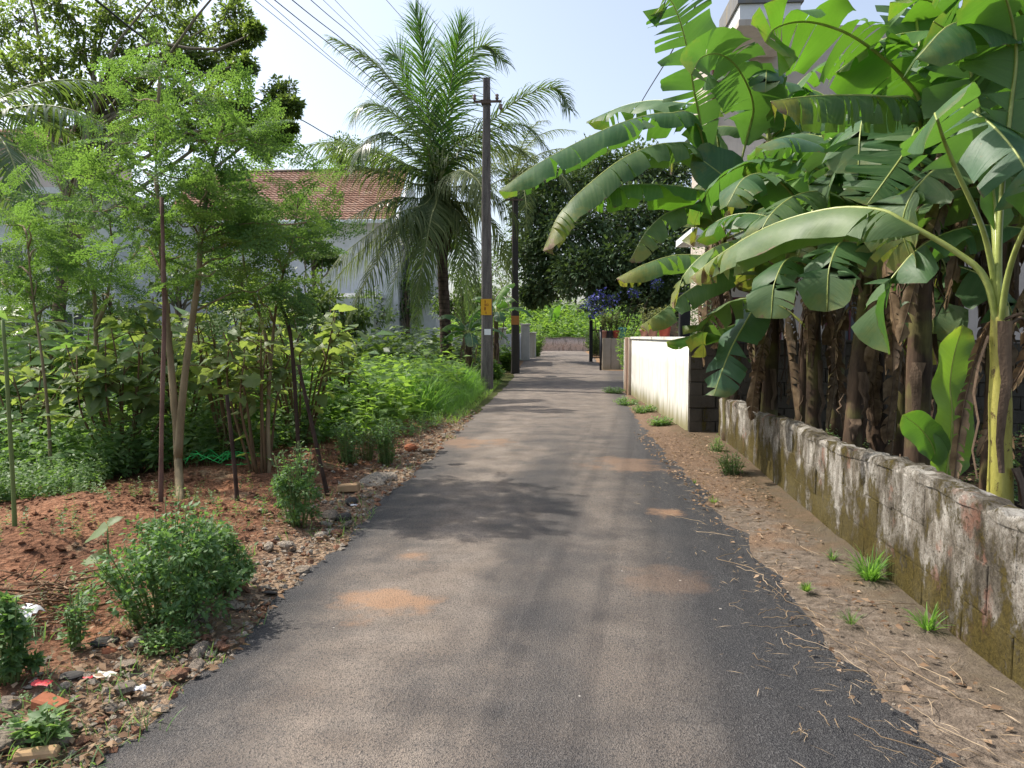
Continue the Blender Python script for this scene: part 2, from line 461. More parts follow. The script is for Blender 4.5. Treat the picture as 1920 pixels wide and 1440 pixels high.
sp = k.math('MULTIPLY', k.rng(nc, .53, .60, 0, .9), k.rng(nb, .40, .56, .1, 1.0))
col = k.mix(sp, col, (.045, .038, .028))
ms = k.math('ADD', k.math('ADD', k.math('MULTIPLY_ADD', k.noise(q, 3.9, 8, .7), 1.5, -.25), k.rng(z, 0, .6, .16, -.06)), k.math('MULTIPLY', k.math('SUBTRACT', nc, .5), .5))
ms = k.rng(ms, .46, .62, 0, .93)
col = k.mix(ms, col, k.ramp(nc, [(.32, (.035, .028, .010)), (.6, (.105, .08, .02)), (.75, (.17, .14, .05))]))
k.bump(k.math('ADD', k.math('ADD', nb, k.math('MULTIPLY', nc, .9)), k.math('MULTIPLY', ms, .4)), .95, .022)
M['dwarf'] = k.fin(col, .95, .1)
M['darkwall'] = mossblock('black_weathered_block', (.17, .15, .125), dark=1.2, moss=.15)
M['coping'] = mossblock('coping_mortar', (.46, .41, .34), (1, 1, 1), dark=.5, moss=.35, zmoss=.01)
M['endwall'] = mossblock('end_wall_plaster', (.66, .54, .47), dark=.2, moss=.0, redp=.5)

def plaster(name, c, stain=.5, rust=False, moss=0.5):
    k = NT(name); p = k.pos(); x, y, z = k.xyz(p)
    q = k.scale(p, (3.2, 3.2, .13)); n1 = k.noise(q, 1.6, 6, .65); n2 = k.noise(p, 5, 5); n3 = k.noise(p, 45, 4)
    col = k.mix(k.rng(n2, .4, .7), c, tuple(v * .9 for v in c))
    col = k.mix(k.rng(n1, .52, .74, 0, stain), col, (.28, .22, .13))
    col = k.mix(k.rng(n1, .3, .42, stain * .6, 0), col, (.16, .14, .11))
    low = k.rng(k.math('ADD', z, k.math('MULTIPLY', k.math('SUBTRACT', n1, .5), .9)), .05, .45, moss, 0)
    col = k.mix(low, col, (.2, .18, .08))
    if rust: col = k.mix(k.rng(n1, .38, .6, .1, .9), col, (.17, .07, .03))
    k.bump(k.math('ADD', n3, n2), .25, .01)
    return k.fin(col, .85, .2)
M['plaster'] = plaster('white_plaster', (.66, .645, .59), 1.0, moss=.95)
M['rust'] = plaster('rust_plaster', (.42, .36, .3), .8, True)
M['fencewall'] = plaster('streaky_wall', (.36, .31, .25), .95)
M['housewhite'] = plaster('house_white', (.74, .74, .74), .2, moss=.1)
M['housecream'] = plaster('house_cream', (.52, .46, .40), .25, moss=.1)
M['slabdark'] = plaster('parapet_weathered', (.2, .2, .2), .8)
M['grey_pale'] = plaster('pale_gate_wall', (.55, .55, .52), .5)

k = NT('roof_tile'); l = k.lp(); p = k.pos()
col = k.ramp(k.math('ADD', k.math('MULTIPLY', l[2], .6), k.math('MULTIPLY', k.noise(p, 1.1, 4), .5)), [(.2, (.2, .105, .07)), (.5, (.36, .21, .145)), (.9, (.48, .33, .25))])
k.bump(k.noise(p, 30, 4), .3, .01); M['tile'] = k.fin(col, .8, .2)

# ---- foliage
M['jack'] = leafmat('jack_leaf', (.055, .095, .03), (.09, .14, .04), (.18, .2, .06), .42, (.22, .3, .06), .4, .4)
M['moringa'] = leafmat('moringa_leaf', (.05, .105, .045), (.09, .165, .058), (.19, .26, .075), .42, (.17, .28, .05), .6, .2)
M['mango'] = leafmat('dark_tree_leaf', (.05, .09, .04), (.095, .15, .07), (.17, .22, .11), .28, (.08, .12, .02), .55, .2)
M['bg'] = leafmat('background_leaf', (.055, .10, .035), (.085, .145, .05), (.15, .21, .08), .3, (.15, .22, .03), .5, .3)
M['shrub'] = leafmat('shrub_leaf', (.07, .145, .05), (.115, .21, .08), (.21, .3, .14), .35, (.15, .26, .05), .5, .3)
M['herb'] = leafmat('herb_leaf', (.095, .17, .065), (.145, .24, .095), (.24, .33, .15), .4, (.17, .28, .05), .5, .3)
M['sol'] = leafmat('broad_leaf', (.105, .17, .075), (.165, .235, .105), (.26, .3, .13), .45, (.25, .3, .05), .5, .3, (.30, .36, .25))
M['grass'] = leafmat('grass_blade', (.08, .18, .045), (.13, .27, .06), (.22, .37, .1), .45, (.2, .36, .05), .5, .3)
M['bean'] = leafmat('bean_leaf', (.095, .175, .055), (.15, .25, .075), (.24, .33, .11), .45, (.24, .36, .05), .55, .25)
M['dull'] = leafmat('pot_plant_leaf', (.08, .09, .04), (.13, .14, .07), (.22, .2, .12), .3, (.2, .22, .06))
M['palm'] = leafmat('palm_leaflet', (.05, .09, .035), (.08, .13, .055), (.15, .19, .09), .28, (.17, .25, .04), .33, .5)
M['palmfresh'] = leafmat('young_palm_leaflet', (.035, .1, .015), (.055, .14, .02), (.09, .19, .03), .35, (.16, .3, .03), .36, .45)
M['palmold'] = leafmat('old_palm_leaflet', (.06, .09, .04), (.10, .135, .06), (.19, .21, .09), .3, (.2, .24, .06), .6, .2)
M['flower'] = leafmat('blue_flower', (.08, .09, .42), (.14, .15, .55), (.3, .3, .68), .3, None)
M['dead'] = leafmat('dead_leaf', (.12, .07, .045), (.26, .17, .105), (.42, .3, .2), .15, None, .9, .1)
M['straw'] = leafmat('straw', (.2, .14, .085), (.33, .245, .155), (.46, .36, .25), .1, None, .8, .2)
M['ban'] = bananamat('banana_leaf', (.03, .085, .032), (.062, .14, .05), (.125, .21, .085), (.14, .34, .015), .36, 0.0)
M['bantip'] = bananamat('banana_leaf_brown_tip', (.055, .115, .042), (.10, .17, .065), (.17, .24, .095), (.18, .36, .02), .36, .09, .02)
M['banlit'] = bananamat('banana_leaf_bright', (.04, .115, .02), (.075, .18, .03), (.13, .25, .05), (.17, .39, .015), .4, 0.0)
M['banblue'] = bananamat('banana_leaf_bluish', (.03, .085, .045), (.05, .12, .06), (.08, .16, .075), (.16, .32, .04), .25, 0.02)
M['bandead'] = bananamat('banana_leaf_dead', (.08, .052, .035), (.14, .095, .06), (.21, .155, .105), (.18, .10, .05), .25, 1.4)
M['bansprout'] = bananamat('young_banana_leaf', (.1, .22, .03), (.15, .29, .04), (.2, .35, .06), (.34, .56, .03), .48, 0.0)
k = NT('banana_petiole'); p = k.pos(); f = k.noise(p, 12, 4); M['petiole'] = k.fin(k.ramp(f, [(.3, (.22, .27, .06)), (.7, (.38, .42, .13))]), .4, .4)
k = NT('banana_stem_green'); p = k.scale(k.pos(), (1, 1, .25)); f = k.noise(p, 9, 6, .7); g = k.noise(k.scale(k.pos(), (1, 1, .6)), 26, 5, .7)
col = k.ramp(f, [(.28, (.14, .13, .03)), (.5, (.36, .33, .07)), (.75, (.46, .42, .14))])
col = k.mix(k.rng(g, .56, .66, 0, .9), col, (.07, .035, .018)); k.bump(g, .4, .01); M['stemgreen'] = k.fin(col, .5, .35)
k = NT('banana_stem_layered'); p = k.scale(k.pos(), (1, 1, .14)); f = k.noise(p, 12, 6, .7); g = k.noise(k.pos(), 2.6, 4)
col = k.mix(k.rng(g, .45, .62, 0, .75), k.ramp(f, [(.3, (.022, .014, .01)), (.7, (.12, .075, .045))]), k.ramp(f, [(.3, (.07, .065, .02)), (.7, (.2, .19, .06))])); k.bump(f, .6, .015); M['stemdry'] = k.fin(col, .7, .25)
M['stemold'] = barkmat('banana_stem_dry', (.02, .013, .009), (.10, .065, .04), 10, (1, 1, .12))
M['sheath'] = barkmat('dry_sheath', (.04, .026, .018), (.2, .14, .095), 14, (1, 1, .1))
M['wood'] = barkmat('dark_stick', (.022, .014, .012), (.09, .06, .045), 12)
M['stick'] = barkmat('brown_stick', (.10, .055, .045), (.24, .155, .12), 12)
M['moringabark'] = barkmat('moringa_bark', (.14, .11, .06), (.34, .27, .165), 9)
M['bark'] = barkmat('tree_bark', (.05, .035, .026), (.17, .12, .085), 7)
M['limb'] = barkmat('pale_limb', (.14, .115, .085), (.30, .26, .2), 7)
M['palmbark'] = barkmat('palm_bark', (.028, .02, .016), (.11, .08, .06), 9, (1, 1, .6), 7)
M['fibre'] = barkmat('palm_fibre', (.03, .016, .010), (.14, .075, .04), 20)
M['rachis'] = plain('palm_rachis', (.22, .24, .09), .5, .3)
M['stalk'] = plain('green_stalk', (.14, .19, .06), .6, .3)
M['brownstalk'] = plain('brown_stalk', (.15, .1, .055), .8, .2)
k = NT('pole_concrete'); p = k.scale(k.pos(), (1, 1, .12)); f = k.noise(p, 14, 6, .7); g = k.noise(k.pos(), 90, 4)
col = k.ramp(f, [(.3, (.06, .053, .05)), (.6, (.145, .13, .12)), (.8, (.21, .19, .17))]); col = k.mix(k.rng(g, .55, .65, 0, .5), col, (.28, .25, .22)); k.bump(k.math('ADD', f, g), .5, .01)
M['pole'] = k.fin(col, .9, .15)
M['poledark'] = plain('second_pole', (.05, .045, .042), .9, .15)
M['steel'] = plain('rusty_steel', (.11, .075, .055), .7, .4, .4)
M['black'] = plain('black_iron', (.015, .015, .018), .5, .4)
M['cable'] = plain('cable', (.03, .03, .034), .6, .3)
M['yellow'] = plain('yellow_paint', (.62, .33, .02), .6, .3, .15, 30)
M['mark'] = plain('red_brown_paint', (.2, .05, .02), .7, .2)
M['tagwhite'] = plain('white_tag', (.72, .73, .74), .5, .3, .08)
M['porcelain'] = plain('insulator', (.16, .1, .09), .3, .5)
M['terracotta'] = plain('terracotta', (.42, .09, .06), .7, .3)
M['pinkpot'] = plain('pale_terracotta', (.4, .2, .15), .7, .3)
M['teal'] = plain('teal_plastic', (.02, .24, .3), .4, .5)
M['darkpot'] = plain('dark_pot', (.05, .05, .06), .5, .3)
M['paper'] = plain('paper', (.72, .68, .58), .8, .2, .2)
M['plastic'] = plain('white_plastic', (.7, .7, .72), .4, .4, .15)
M['redp'] = plain('red_wrapper', (.55, .04, .05), .45, .4)
M['brick'] = plain('brick', (.34, .13, .07), .9, .1, .35, 25)
M['ochre'] = plain('ochre_brick', (.38, .25, .14), .9, .1, .3, 25)
M['rock'] = mossblock('grey_rock', (.34, .28, .22), (1, 1, 1), dark=.05, moss=-.2, zmoss=.001)
M['rockred'] = mossblock('laterite', (.33, .17, .105), (1, 1, 1), dark=.0, moss=-.2, zmoss=.001)
M['rockpale'] = mossblock('pale_rubble', (.46, .39, .31), (1, 1, 1), dark=.0, moss=-.3, zmoss=.001)
M['slate'] = plain('dark_slate', (.07, .065, .06), .9, .15)
M['green_net'] = plain('green_net', (.03, .45, .1), .5, .3)
M['maroon'] = plain('maroon_frame', (.09, .02, .025), .6, .3)
k = NT('window_glass'); M['glass'] = k.fin((.05, .06, .075), .08, .6)
M['white'] = plain('white_paint', (.78, .78, .78), .6, .3, .08)

# ================================================================== THE SETTING
def vnoise(x, y, seed=0):
    g = np.random.default_rng(seed).random((64, 64))
    xi, yi = np.floor(x).astype(int), np.floor(y).astype(int)
    fx, fy = x - xi, y - yi; fx = fx * fx * (3 - 2 * fx); fy = fy * fy * (3 - 2 * fy)
    a, b, c, d = g[xi % 64, yi % 64], g[(xi + 1) % 64, yi % 64], g[xi % 64, (yi + 1) % 64], g[(xi + 1) % 64, (yi + 1) % 64]
    return (a * (1 - fx) + b * fx) * (1 - fy) + (c * (1 - fx) + d * fx) * fy

MOUNDS += [(-3.75, 6.0, .45, .12), (-4.3, 5.7, .6, .10), (-3.6, 5.0, .4, .08), (-2.75, 14.3, .4, .22), (-2.5, 12.6, .3, .12), (-3.6, 9.2, .8, .10), (-3.0, 8.4, .6, .07)]
xs = np.unique(np.concatenate([-np.geomspace(10, 700, 22)[::-1], np.arange(-10, 3.0, .11), np.geomspace(3.0, 700, 26)]))
ys = np.unique(np.concatenate([-np.geomspace(.8, 60, 8)[::-1], np.arange(-.6, 22, .11), np.geomspace(22, 1500, 60)]))
XX, YY = np.meshgrid(xs, ys, indexing='ij')
ZZ = hz(XX, YY)
clod = (vnoise(XX * 3.3, YY * 3.3, 1) - .5) * .05 + (vnoise(XX * 8, YY * 8, 2) - .5) * .035
ZZ = ZZ + clod * np.clip((-1.75 - XX) / .8, 0, 1) * (YY < 22)
ZZ = ZZ - .012 * (np.abs(XX) < 2.0)
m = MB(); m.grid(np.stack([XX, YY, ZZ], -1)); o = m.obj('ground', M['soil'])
tag(o, 'red brown soil and green field floor on both sides of the lane', 'ground', kind='structure')

def edge_l(y): return -1.60 + .10 * (vnoise(y * 1.7, y * 0 + 3, 5) - .5) + .07 * (vnoise(y * 6.3, y * 0 + 4, 15) - .5) - .35 * np.clip((y - 18) / 25, 0, 1) * 0 - .25 * np.clip((y - 24) / 20, 0, 1)
def edge_r(y):
    e = 1.36 + .12 * (vnoise(y * 1.9, y * 0 + 9, 6) - .5) + .08 * (vnoise(y * 6.7, y * 0 + 2, 16) - .5)
    return e + .35 * np.clip((y - 14) / 6, 0, 1) + 3.0 * np.clip((y - 21.5) / 1.5, 0, 1) * np.clip((30.5 - y) / 1.2, 0, 1) + .1 * np.clip((y - 30) / 10, 0, 1)
yr = np.unique(np.concatenate([np.arange(-8, 26, .06), np.arange(26, 57.5, .4)]))
tt = np.linspace(0, 1, 15)
EL, ER = edge_l(yr), edge_r(yr)
RX = EL[:, None] * (1 - tt) + ER[:, None] * tt
RY = np.repeat(yr[:, None], 15, 1)
crown = .028 * (1 - (2 * tt - 1) ** 2)
RZ = gz(RY) + .006 + crown[None]
m = MB(); m.grid(np.stack([RX, RY, RZ], -1)); o = m.obj('road', M['road'])
tag(o, 'narrow asphalt lane dusted with brown soil, running straight ahead', 'road', kind='structure')

# right verge: a worn concrete strip between the lane and the low wall
yv = np.arange(-1, 21, .06); tv = np.linspace(0, 1, 8)
def wall_x(y): return 1.80 + (y - 1.0) * (2.33 - 1.80) / 10.4
VL = edge_r(yv) - .02 - .02 * np.sin(yv * 7)
VR = np.where(yv < 11.8, wall_x(yv) + .1, 2.0 - (yv - 11.87) * .02)
VX = VL[:, None] * (1 - tv) + VR[:, None] * tv
VY = np.repeat(yv[:, None], 8, 1)
VZ = gz(VY) + .004 + .035 * tv[None] + .02 * (vnoise(VX * 4, VY * 4, 8) - .4) * np.minimum(1, tv * 4)[None]
m = MB(); m.grid(np.stack([VX, VY, VZ], -1)); o = m.obj('pavement', M['verge'])
tag(o, 'worn concrete and dirt strip along the low mossy wall', 'verge', kind='structure')

# ------------------------------------------------------------------ low block wall (right)
A0, A1 = np.array([1.92, 1.0]), np.array([2.34, 11.45])
A0 = np.array([wall_x(1.0), 1.0])
ax = A1 - A0; LEN = float(np.linalg.norm(ax)); ax = ax / LEN; nx = np.array([ax[1], -ax[0]])  # towards the garden
wall_ang = math.atan2(ax[1], ax[0])
wall = thing('low_block_wall', (*A0, 0), 'low mossy grey block wall along the lane in front of the banana plants', 'wall')
wall.rotation_euler = (0, 0, wall_ang)
def wtop(s): return .80 - .20 * s / LEN + .02 * math.sin(s * 2.2)
TH = .17
def wpart(mb, name, mat, parent=wall, smooth=True):
    o = bpy.data.objects.new(name, mb.mesh(name, mat, smooth)); COL.objects.link(o); o.parent = parent; return o
# local frame: x along the wall, y = -thickness.. (garden is -y), z up
m = MB()
sc = np.linspace(.01, LEN - .01, 60)
for side in (0,):
    pts = []
    for s in sc:
        t = wtop(s) - .045
        pts.append([[s, -.004, -.1], [s, -.004, t], [s, -TH + .012, t], [s, -TH + .012, -.1]])
    m.grid(np.array(pts))
m.add(np.array([[.01, -.012, -.1], [.01, -.012, wtop(0) - .05], [.01, -TH + .012, wtop(0) - .05], [.01, -TH + .012, -.1]]), np.array([[0, 1, 2, 3]]))
wpart(m, 'mortar_core', M['dwarf'])
var = []
for i in range(8):
    m = MB(); m.box((-.2292, -TH, 0), (.2292, 0, .234), .003, .5, .004); var.append(m.mesh('block', M['dwarf'], False))
bl = .46
for c in range(3):
    s = -.23 * (c % 2)
    while s < LEN - .05:
        a, b = max(0, s), min(LEN, s + bl)
        if b - a > .08:
            o = bpy.data.objects.new('block', var[R.integers(8)]); COL.objects.link(o); o.parent = wall
            h = (wtop((a + b) / 2) - .05) / 3
            o.location = ((a + b) / 2, R.normal(0, .002), c * h + .002); o.scale = ((b - a) / bl, 1, h / .234 * .997)
            o.rotation_euler = (R.normal(0, .006), R.normal(0, .006), R.normal(0, .006))
        s += bl + .002
m = MB()
s = np.linspace(-.01, LEN + .01, 210); pr = []
for si in s:
    t = wtop(si) - .048; j = R.normal(0, .009, 8); k = .5 + .5 * math.sin(si * 9 + 3 * math.sin(si * 2.3))
    pr.append([[si, .003 + j[0] * .3, t - .01 * k], [si, .002 + j[1] * .5, t + .022 + j[2]], [si, -.014 + j[3], t + .045 + j[4] * 1.3], [si, -TH * .5, t + .05 + j[5]], [si, -TH + .01, t + .035 + j[6]], [si, -TH - .008, t + j[7]]])
m.grid(np.array(pr)); wpart(m, 'coping', M['dwarf'], smooth=False)

# ------------------------------------------------------------------ white compound wall with the dark block return wall
c0 = P(1285, 812, 11.87)[:2]; c0 = np.array([1.96, 11.87])
ww = thing('white_compound_wall', (1.96, 11.87, 0), 'bright white plastered compound wall with flower pots on top beside the lane', 'wall')
ZT = 1.43
e0, e1 = np.array([1.96, 11.87]), np.array([1.77, 19.2])
m = MB(); n = 40; s = np.linspace(0, 1, n)
pts = []
for si in s:
    q = e0 * (1 - si) + e1 * si; b = gz(q[1])
    pts.append([[q[0] + .004 * math.sin(si * 30), q[1], b - .2], [q[0], q[1], b + .5], [q[0] + .003 * math.sin(si * 41), q[1], b + 1.0], [q[0], q[1], ZT], [q[0] + .2, q[1], ZT], [q[0] + .2, q[1], b - .2]])
m.grid(np.array(pts)); m.obj('plaster_face', M['plaster'], ww)
m = MB(); pts = []
for si in s:
    q = e0 * (1 - si) + e1 * si
    pts.append([[q[0] - .035, q[1], ZT + .002], [q[0] - .035, q[1], ZT + .05], [q[0] + .235, q[1], ZT + .055], [q[0] + .235, q[1], ZT + .002]])
pts = np.array(pts); m.grid(pts); m.add(pts[0], np.array([[0, 1, 2, 3]])); m.obj('coping', M['plaster'], ww, False)
m = MB(); m.box((1.70, 19.215, -.1), (2.02, 20.5, ZT + .03), .004, .5, .012); m.obj('end_pillar', M['rust'], ww, False)
m = MB(); m.box((1.705, 20.51, -.1), (1.99, 20.72, ZT - .02), .004, .5, .012); m.obj('end_pillar', M['plaster'], ww, False)

dw = thing('dark_block_wall', (2.1, 11.87, 0), 'dark weathered block wall running behind the banana plants from the white wall corner', 'wall')
m = MB(); m.box((1.985, 11.85, -.1), (9.0, 11.99, 1.39)); m.obj('mortar_core', M['darkwall'], dw, False)
var = []
for i in range(6):
    m = MB(); m.box((-.198, -.02, 0), (.198, .05, .192), .004, .5, .007); var.append(m.mesh('block', M['darkwall'], False))
for c in range(7):
    x0 = 1.966
    first = True
    while x0 < 8.9:
        w = .2 if (c % 2 and first) else .4
        o = link('block', var[R.integers(6)], dw); o.location = Vector((x0 + w / 2, 11.835 + R.normal(0, .003), .002 + c * .2)) - dw.location
        o.scale = ((w - .004) / .4, 1, 1); o.rotation_euler = (0, 0, R.normal(0, .004)); x0 += w + .006; first = False
m = MB(); pts = []
for xx in np.linspace(2.17, 9, 50):
    j = R.normal(0, .006, 4); pts.append([[xx, 11.80 + j[0], 1.40], [xx, 11.80, 1.44 + j[1]], [xx, 12.02, 1.445 + j[2]], [xx, 12.02, 1.40]])
m.grid(np.array(pts)); m.obj('coping', M['darkwall'], dw, False)

# ------------------------------------------------------------------ far walls, gate, end of the lane
fw = thing('streaky_wall', (1.75, 31.2, 0), 'brown streaked wall facing the driveway, potted plants along its top', 'wall')
g = float(gz(31.2))
xw = [1.72 + i * .34 for i in range(14)]
m0 = MB(); m0.box((1.70, 31.22, g - .1), (6.6, 31.38, g + 1.25)); m0.obj('wall_core', M['fencewall'], fw, False)
vb = []
for i in range(4):
    m = MB(); m.box((-.165, -.03, -.1), (.165, .02, 1.27 + R.normal(0, .012)), .004, .5, .008); vb.append(m.mesh('panel', M['fencewall'], False))
for xx in xw:
    o = link('panel', vb[R.integers(4)], fw); o.location = Vector((xx + .16, 31.2, g)) - fw.location
sp_ = thing('thin_post', P(1126, 690, 30.5), 'thin dark post at the left end of the streaky wall', 'post')
q = P(1126, 690, 30.5); m = MB(); m.tube([[q[0], q[1], g - .1], [q[0] + .02, q[1], g + .9], [q[0], q[1], g + 1.55]], .045, 8); m.obj('shaft', M['black'], sp_)
m = MB(); m.tube([[q[0], q[1], g + 1.55], [q[0], q[1], g + 1.6]], [.06, .05], 8); m.obj('cap', M['black'], sp_)
# black gate beyond it
gg = float(gz(37)); gx = P(1108, 640, 37)[0]
gt = thing('black_gate', (gx, 37, gg), 'tall black iron gate standing open beside the lane end', 'gate')
for i in range(2):
    m = MB(); m.box((gx + i * .5 - .08, 36.9, gg - .1), (gx + i * .5 + .08, 37.06, gg + 2.0 - .3 * i), 0, .5, .01); m.obj('gate_post', M['black'], gt, False)
for i in range(6):
    m = MB(); m.tube([[gx + .1 + i * .06, 36.98, gg + .15], [gx + .1 + i * .06, 36.98, gg + 1.6]], .012, 6); m.obj('bar', M['black'], gt)
for zz in (.2, 1.5):
    m = MB(); m.box((gx + .08, 36.99, gg + zz), (gx + .42, 37.02, gg + zz + .05)); m.obj('rail', M['black'], gt, False)
# end wall
ew = thing('end_wall', (-1.5, 58, .36), 'low pinkish plastered wall closing the far end of the lane', 'wall')
m = MB(); xs_ = np.linspace(-7, 6, 70); pts = []
for xx in xs_:
    yy = 58.5 - .06 * (xx + 3); t = .36 + .98 + .03 * math.sin(xx * 3)
    pts.append([[xx, yy, .2], [xx, yy - .02 + R.normal(0, .012), .8], [xx, yy, t], [xx, yy + .25, t], [xx, yy + .25, .2]])
m.grid(np.array(pts)); m.obj('wall_face', M['endwall'], ew)
m = MB(); pts = []
for xx in xs_:
    yy = 58.5 - .06 * (xx + 3); t = .36 + .99 + .03 * math.sin(xx * 3); pts.append([[xx, yy - .03, t], [xx, yy - .03, t + .05 + R.normal(0, .01)], [xx, yy + .28, t + .05], [xx, yy + .28, t]])
m.grid(np.array(pts)); m.obj('coping', M['coping'], ew, False)
# left compound wall with gate pillars beyond the poles
lw = thing('pale_compound_wall', (-2.6, 33, 0), 'pale plastered compound wall behind the two poles on the left side', 'wall')
q0, q1 = P(848, 700, 27.2), P(985, 672, 40)
for a, b, mt in ((0, .32, 'grey_pale'), (.33, .62, 'grey_pale'), (.63, 1.0, 'housewhite')):
    m = MB(); pts = []
    for s_ in np.linspace(a, b, 12):
        xx, yy = q0[0] * (1 - s_) + q1[0] * s_, q0[1] * (1 - s_) + q1[1] * s_
        g = gz(yy); t = g + 1.35; pts.append([[xx, yy, g - .1], [xx, yy, g + .7], [xx, yy, t], [xx - .1, yy + .15, t], [xx - .1, yy + .15, g - .1]])
    pts = np.array(pts); m.grid(pts); m.add(pts[-1], np.array([[0, 1, 2, 3, 4]])); m.add(pts[0], np.array([[4, 3, 2, 1, 0]])); m.obj('panel', M[mt], lw)
for k_, (px, Y, h) in enumerate(((938, 31.5, 1.6), (985, 38.5, 1.75), (997, 41.5, 1.3))):
    q = P(px, 660, Y); g = float(gz(Y)); w = .22
    pl = MB(); pl.box((q[0] - w, Y - w, g - .1), (q[0] + w, Y + w, g + h), .003, .5, .015)
    pr = pl.obj('pillar', M['grey_pale'], lw, False)
    m = MB(); m.box((q[0] - w - .05, Y - w - .05, g + h + .002), (q[0] + w + .05, Y + w + .05, g + h + .09), .003, .5, .02); m.obj('cap', M['grey_pale'], pr, False)

# ------------------------------------------------------------------ houses
def tiled_roof(parent, x0, x1, ye, ze, yr_, zr, rows=22, tw=.24):
    n = int((x1 - x0) / tw); m = MB()
    for r in range(rows):
        f0, f1 = r / rows, (r + 1) / rows + .008
        y0, z0, y1, z1 = ye + (yr_ - ye) * f0, ze + (zr - ze) * f0, ye + (yr_ - ye) * f1, ze + (zr - ze) * f1
        col = []
        for i in range(n + 1):
            for q, hgt in ((0, .0), (.35, .035), (.7, .0)):
                xx = x0 + (i + q) * (x1 - x0) / (n + 1); col.append([xx, hgt, R.random() if q == 0 else None])
        last = .5; A = []
        for xx, hgt, rr in col:
            last = rr if rr is not None else last
            A.append((xx, hgt, last))
        lo = np.array([[a, y0 - .02, z0 + .08 + h] for a, h, _ in A]); lo2 = lo.copy(); lo2[:, 2] -= .075
        hi = np.array([[a, y1, z1 + .01 + h] for a, h, _ in A]); rn = np.array([q for _, _, q in A])
        G3 = np.stack([lo2, lo, hi], 0); lp = np.zeros((3, len(A), 3)); lp[:, :, 2] = rn[None] * .7 + .3 * R.random()
        m.grid(G3, lp.reshape(-1, 3))
    o = m.obj('roof_tiles', M['tile'], parent, False); o['kind'] = 'stuff'; return o

def window(parent, x0, x1, z0, z1, y, mats=('white', 'glass'), bars=2):
    m = MB(); f = .07
    for a, b, c, d in ((x0 - f, x1 + f, z0 - f, z0), (x0 - f, x1 + f, z1, z1 + f), (x0 - f, x0, z0, z1), (x1, x1 + f, z0, z1)):
        m.box((a, y - .05, c), (b, y + .02, d))
    for i in range(bars):
        xx = x0 + (i + 1) * (x1 - x0) / (bars + 1); m.box((xx - .02, y - .035, z0), (xx + .02, y - .01, z1))
    w = m.obj('window', M[mats[0]], parent, False)
    m = MB(); m.box((x0, y - .012, z0), (x1, y - .004, z1)); m.obj('pane', M[mats[1]], w, False)

hx0, hx1 = P(300, 400, 33)[0], P(742, 400, 33)[0]
ez, rz = P(700, 412, 33)[2], P(700, 318, 36)[2]
hs = thing('tiled_house', (hx0, 33, 0), 'white two storey house with a red clay tile roof behind the coconut palm', 'house')
tiled_roof(hs, hx0, hx1, 33, ez, 36.4, rz, 22)
m = MB(); m.tube([[hx0, 36.4, rz + .06], [hx1 + .1, 36.4, rz + .06]], .09, 8); m.obj('ridge_cap', M['steel'], hs)
m = MB(); m.box((hx0 + .2, 33.6, 0), (hx1 - .05, 41, ez - .02)); m.obj('wall', M['housewhite'], hs, False)
m = MB(); V = [[hx1 - .06, 33.4, ez - .05], [hx1 - .06, 36.4, rz - .05], [hx1 - .06, 40, ez - .05]]; V += [[v[0] + .05, v[1], v[2]] for v in V]
m.add(V, [np.array([[0, 2, 1], [3, 4, 5]]), np.array([[0, 1, 4, 3], [1, 2, 5, 4]])]); m.obj('gable', M['housewhite'], hs, False)
m = MB()
V = [[hx1, 32.85, ez - .06], [hx1, 36.4, rz + .05], [hx1, 36.4, rz - .2], [hx1, 32.85, ez - .3]]; V += [[v[0] + .12, v[1], v[2]] for v in V]
m.add(V, np.array([[0, 1, 2, 3], [7, 6, 5, 4], [0, 4, 5, 1], [3, 2, 6, 7], [0, 3, 7, 4]])); m.obj('barge_board', M['white'], hs, False)
m = MB(); m.box((hx0, 32.8, ez - .16), (hx1, 32.9, ez - .03)); m.obj('fascia', M['white'], hs, False)
m = MB(); m.box((hx1 - 6, 32.0, 3.15), (hx1 - .6, 33.58, 3.3)); m.obj('sunshade', M['housewhite'], hs, False)
for a, b, c, d in ((4.2, 5.4, 1.0, 2.4), (7.5, 9.0, 4.1, 5.4), (10.5, 12.0, 4.1, 5.4)):
    window(hs, hx1 - b, hx1 - a, c, d, 33.58)
m = MB(); m.box((hx1 + .3, 34.4, 0), (hx1 + 1.5, 38, 7.0)); m.obj('side_wing', M['housewhite'], hs, False)
m = MB(); m.box((hx1 - 3.6, 30.5, 0), (hx1 - .4, 33.55, 3.0)); m.obj('porch_wall', M['housewhite'], hs, False)

hx = P(-260, 400, 27)[0]; hxr = P(212, 400, 27)[0]
h2 = thing('pale_house', (hx, 27, 0), 'pale bluish white house mostly hidden behind trees at the far left', 'house')
zt = P(0, 372, 27)[2]
m = MB(); m.box((hx, 27.0, 0), (hxr, 34, zt)); m.obj('wall', M['housewhite'], h2, False)
m = MB(); m.box((hx - .3, 26.2, zt + .005), (hxr + .4, 34.3, zt + .22)); m.obj('roof_slab', M['housewhite'], h2, False)
m = MB(); m.box((hx, 28.2, zt + .23), (P(75, 300, 27)[0], 33, P(0, 262, 28)[2])); m.obj('upper_wall', M['housecream'], h2, False)
tiled_roof(h2, hx - .5, P(80, 300, 27)[0] + .4, 27.5, P(0, 262, 27)[2], 30.5, P(0, 225, 29)[2], 12)
for a, b in ((1.2, 2.4), (3.4, 4.6), (6, 7.2)):
    window(h2, hxr - b, hxr - a, .9, 2.3, 26.98)
    window(h2, hxr - b, hxr - a, 3.6, 4.8, 26.98)

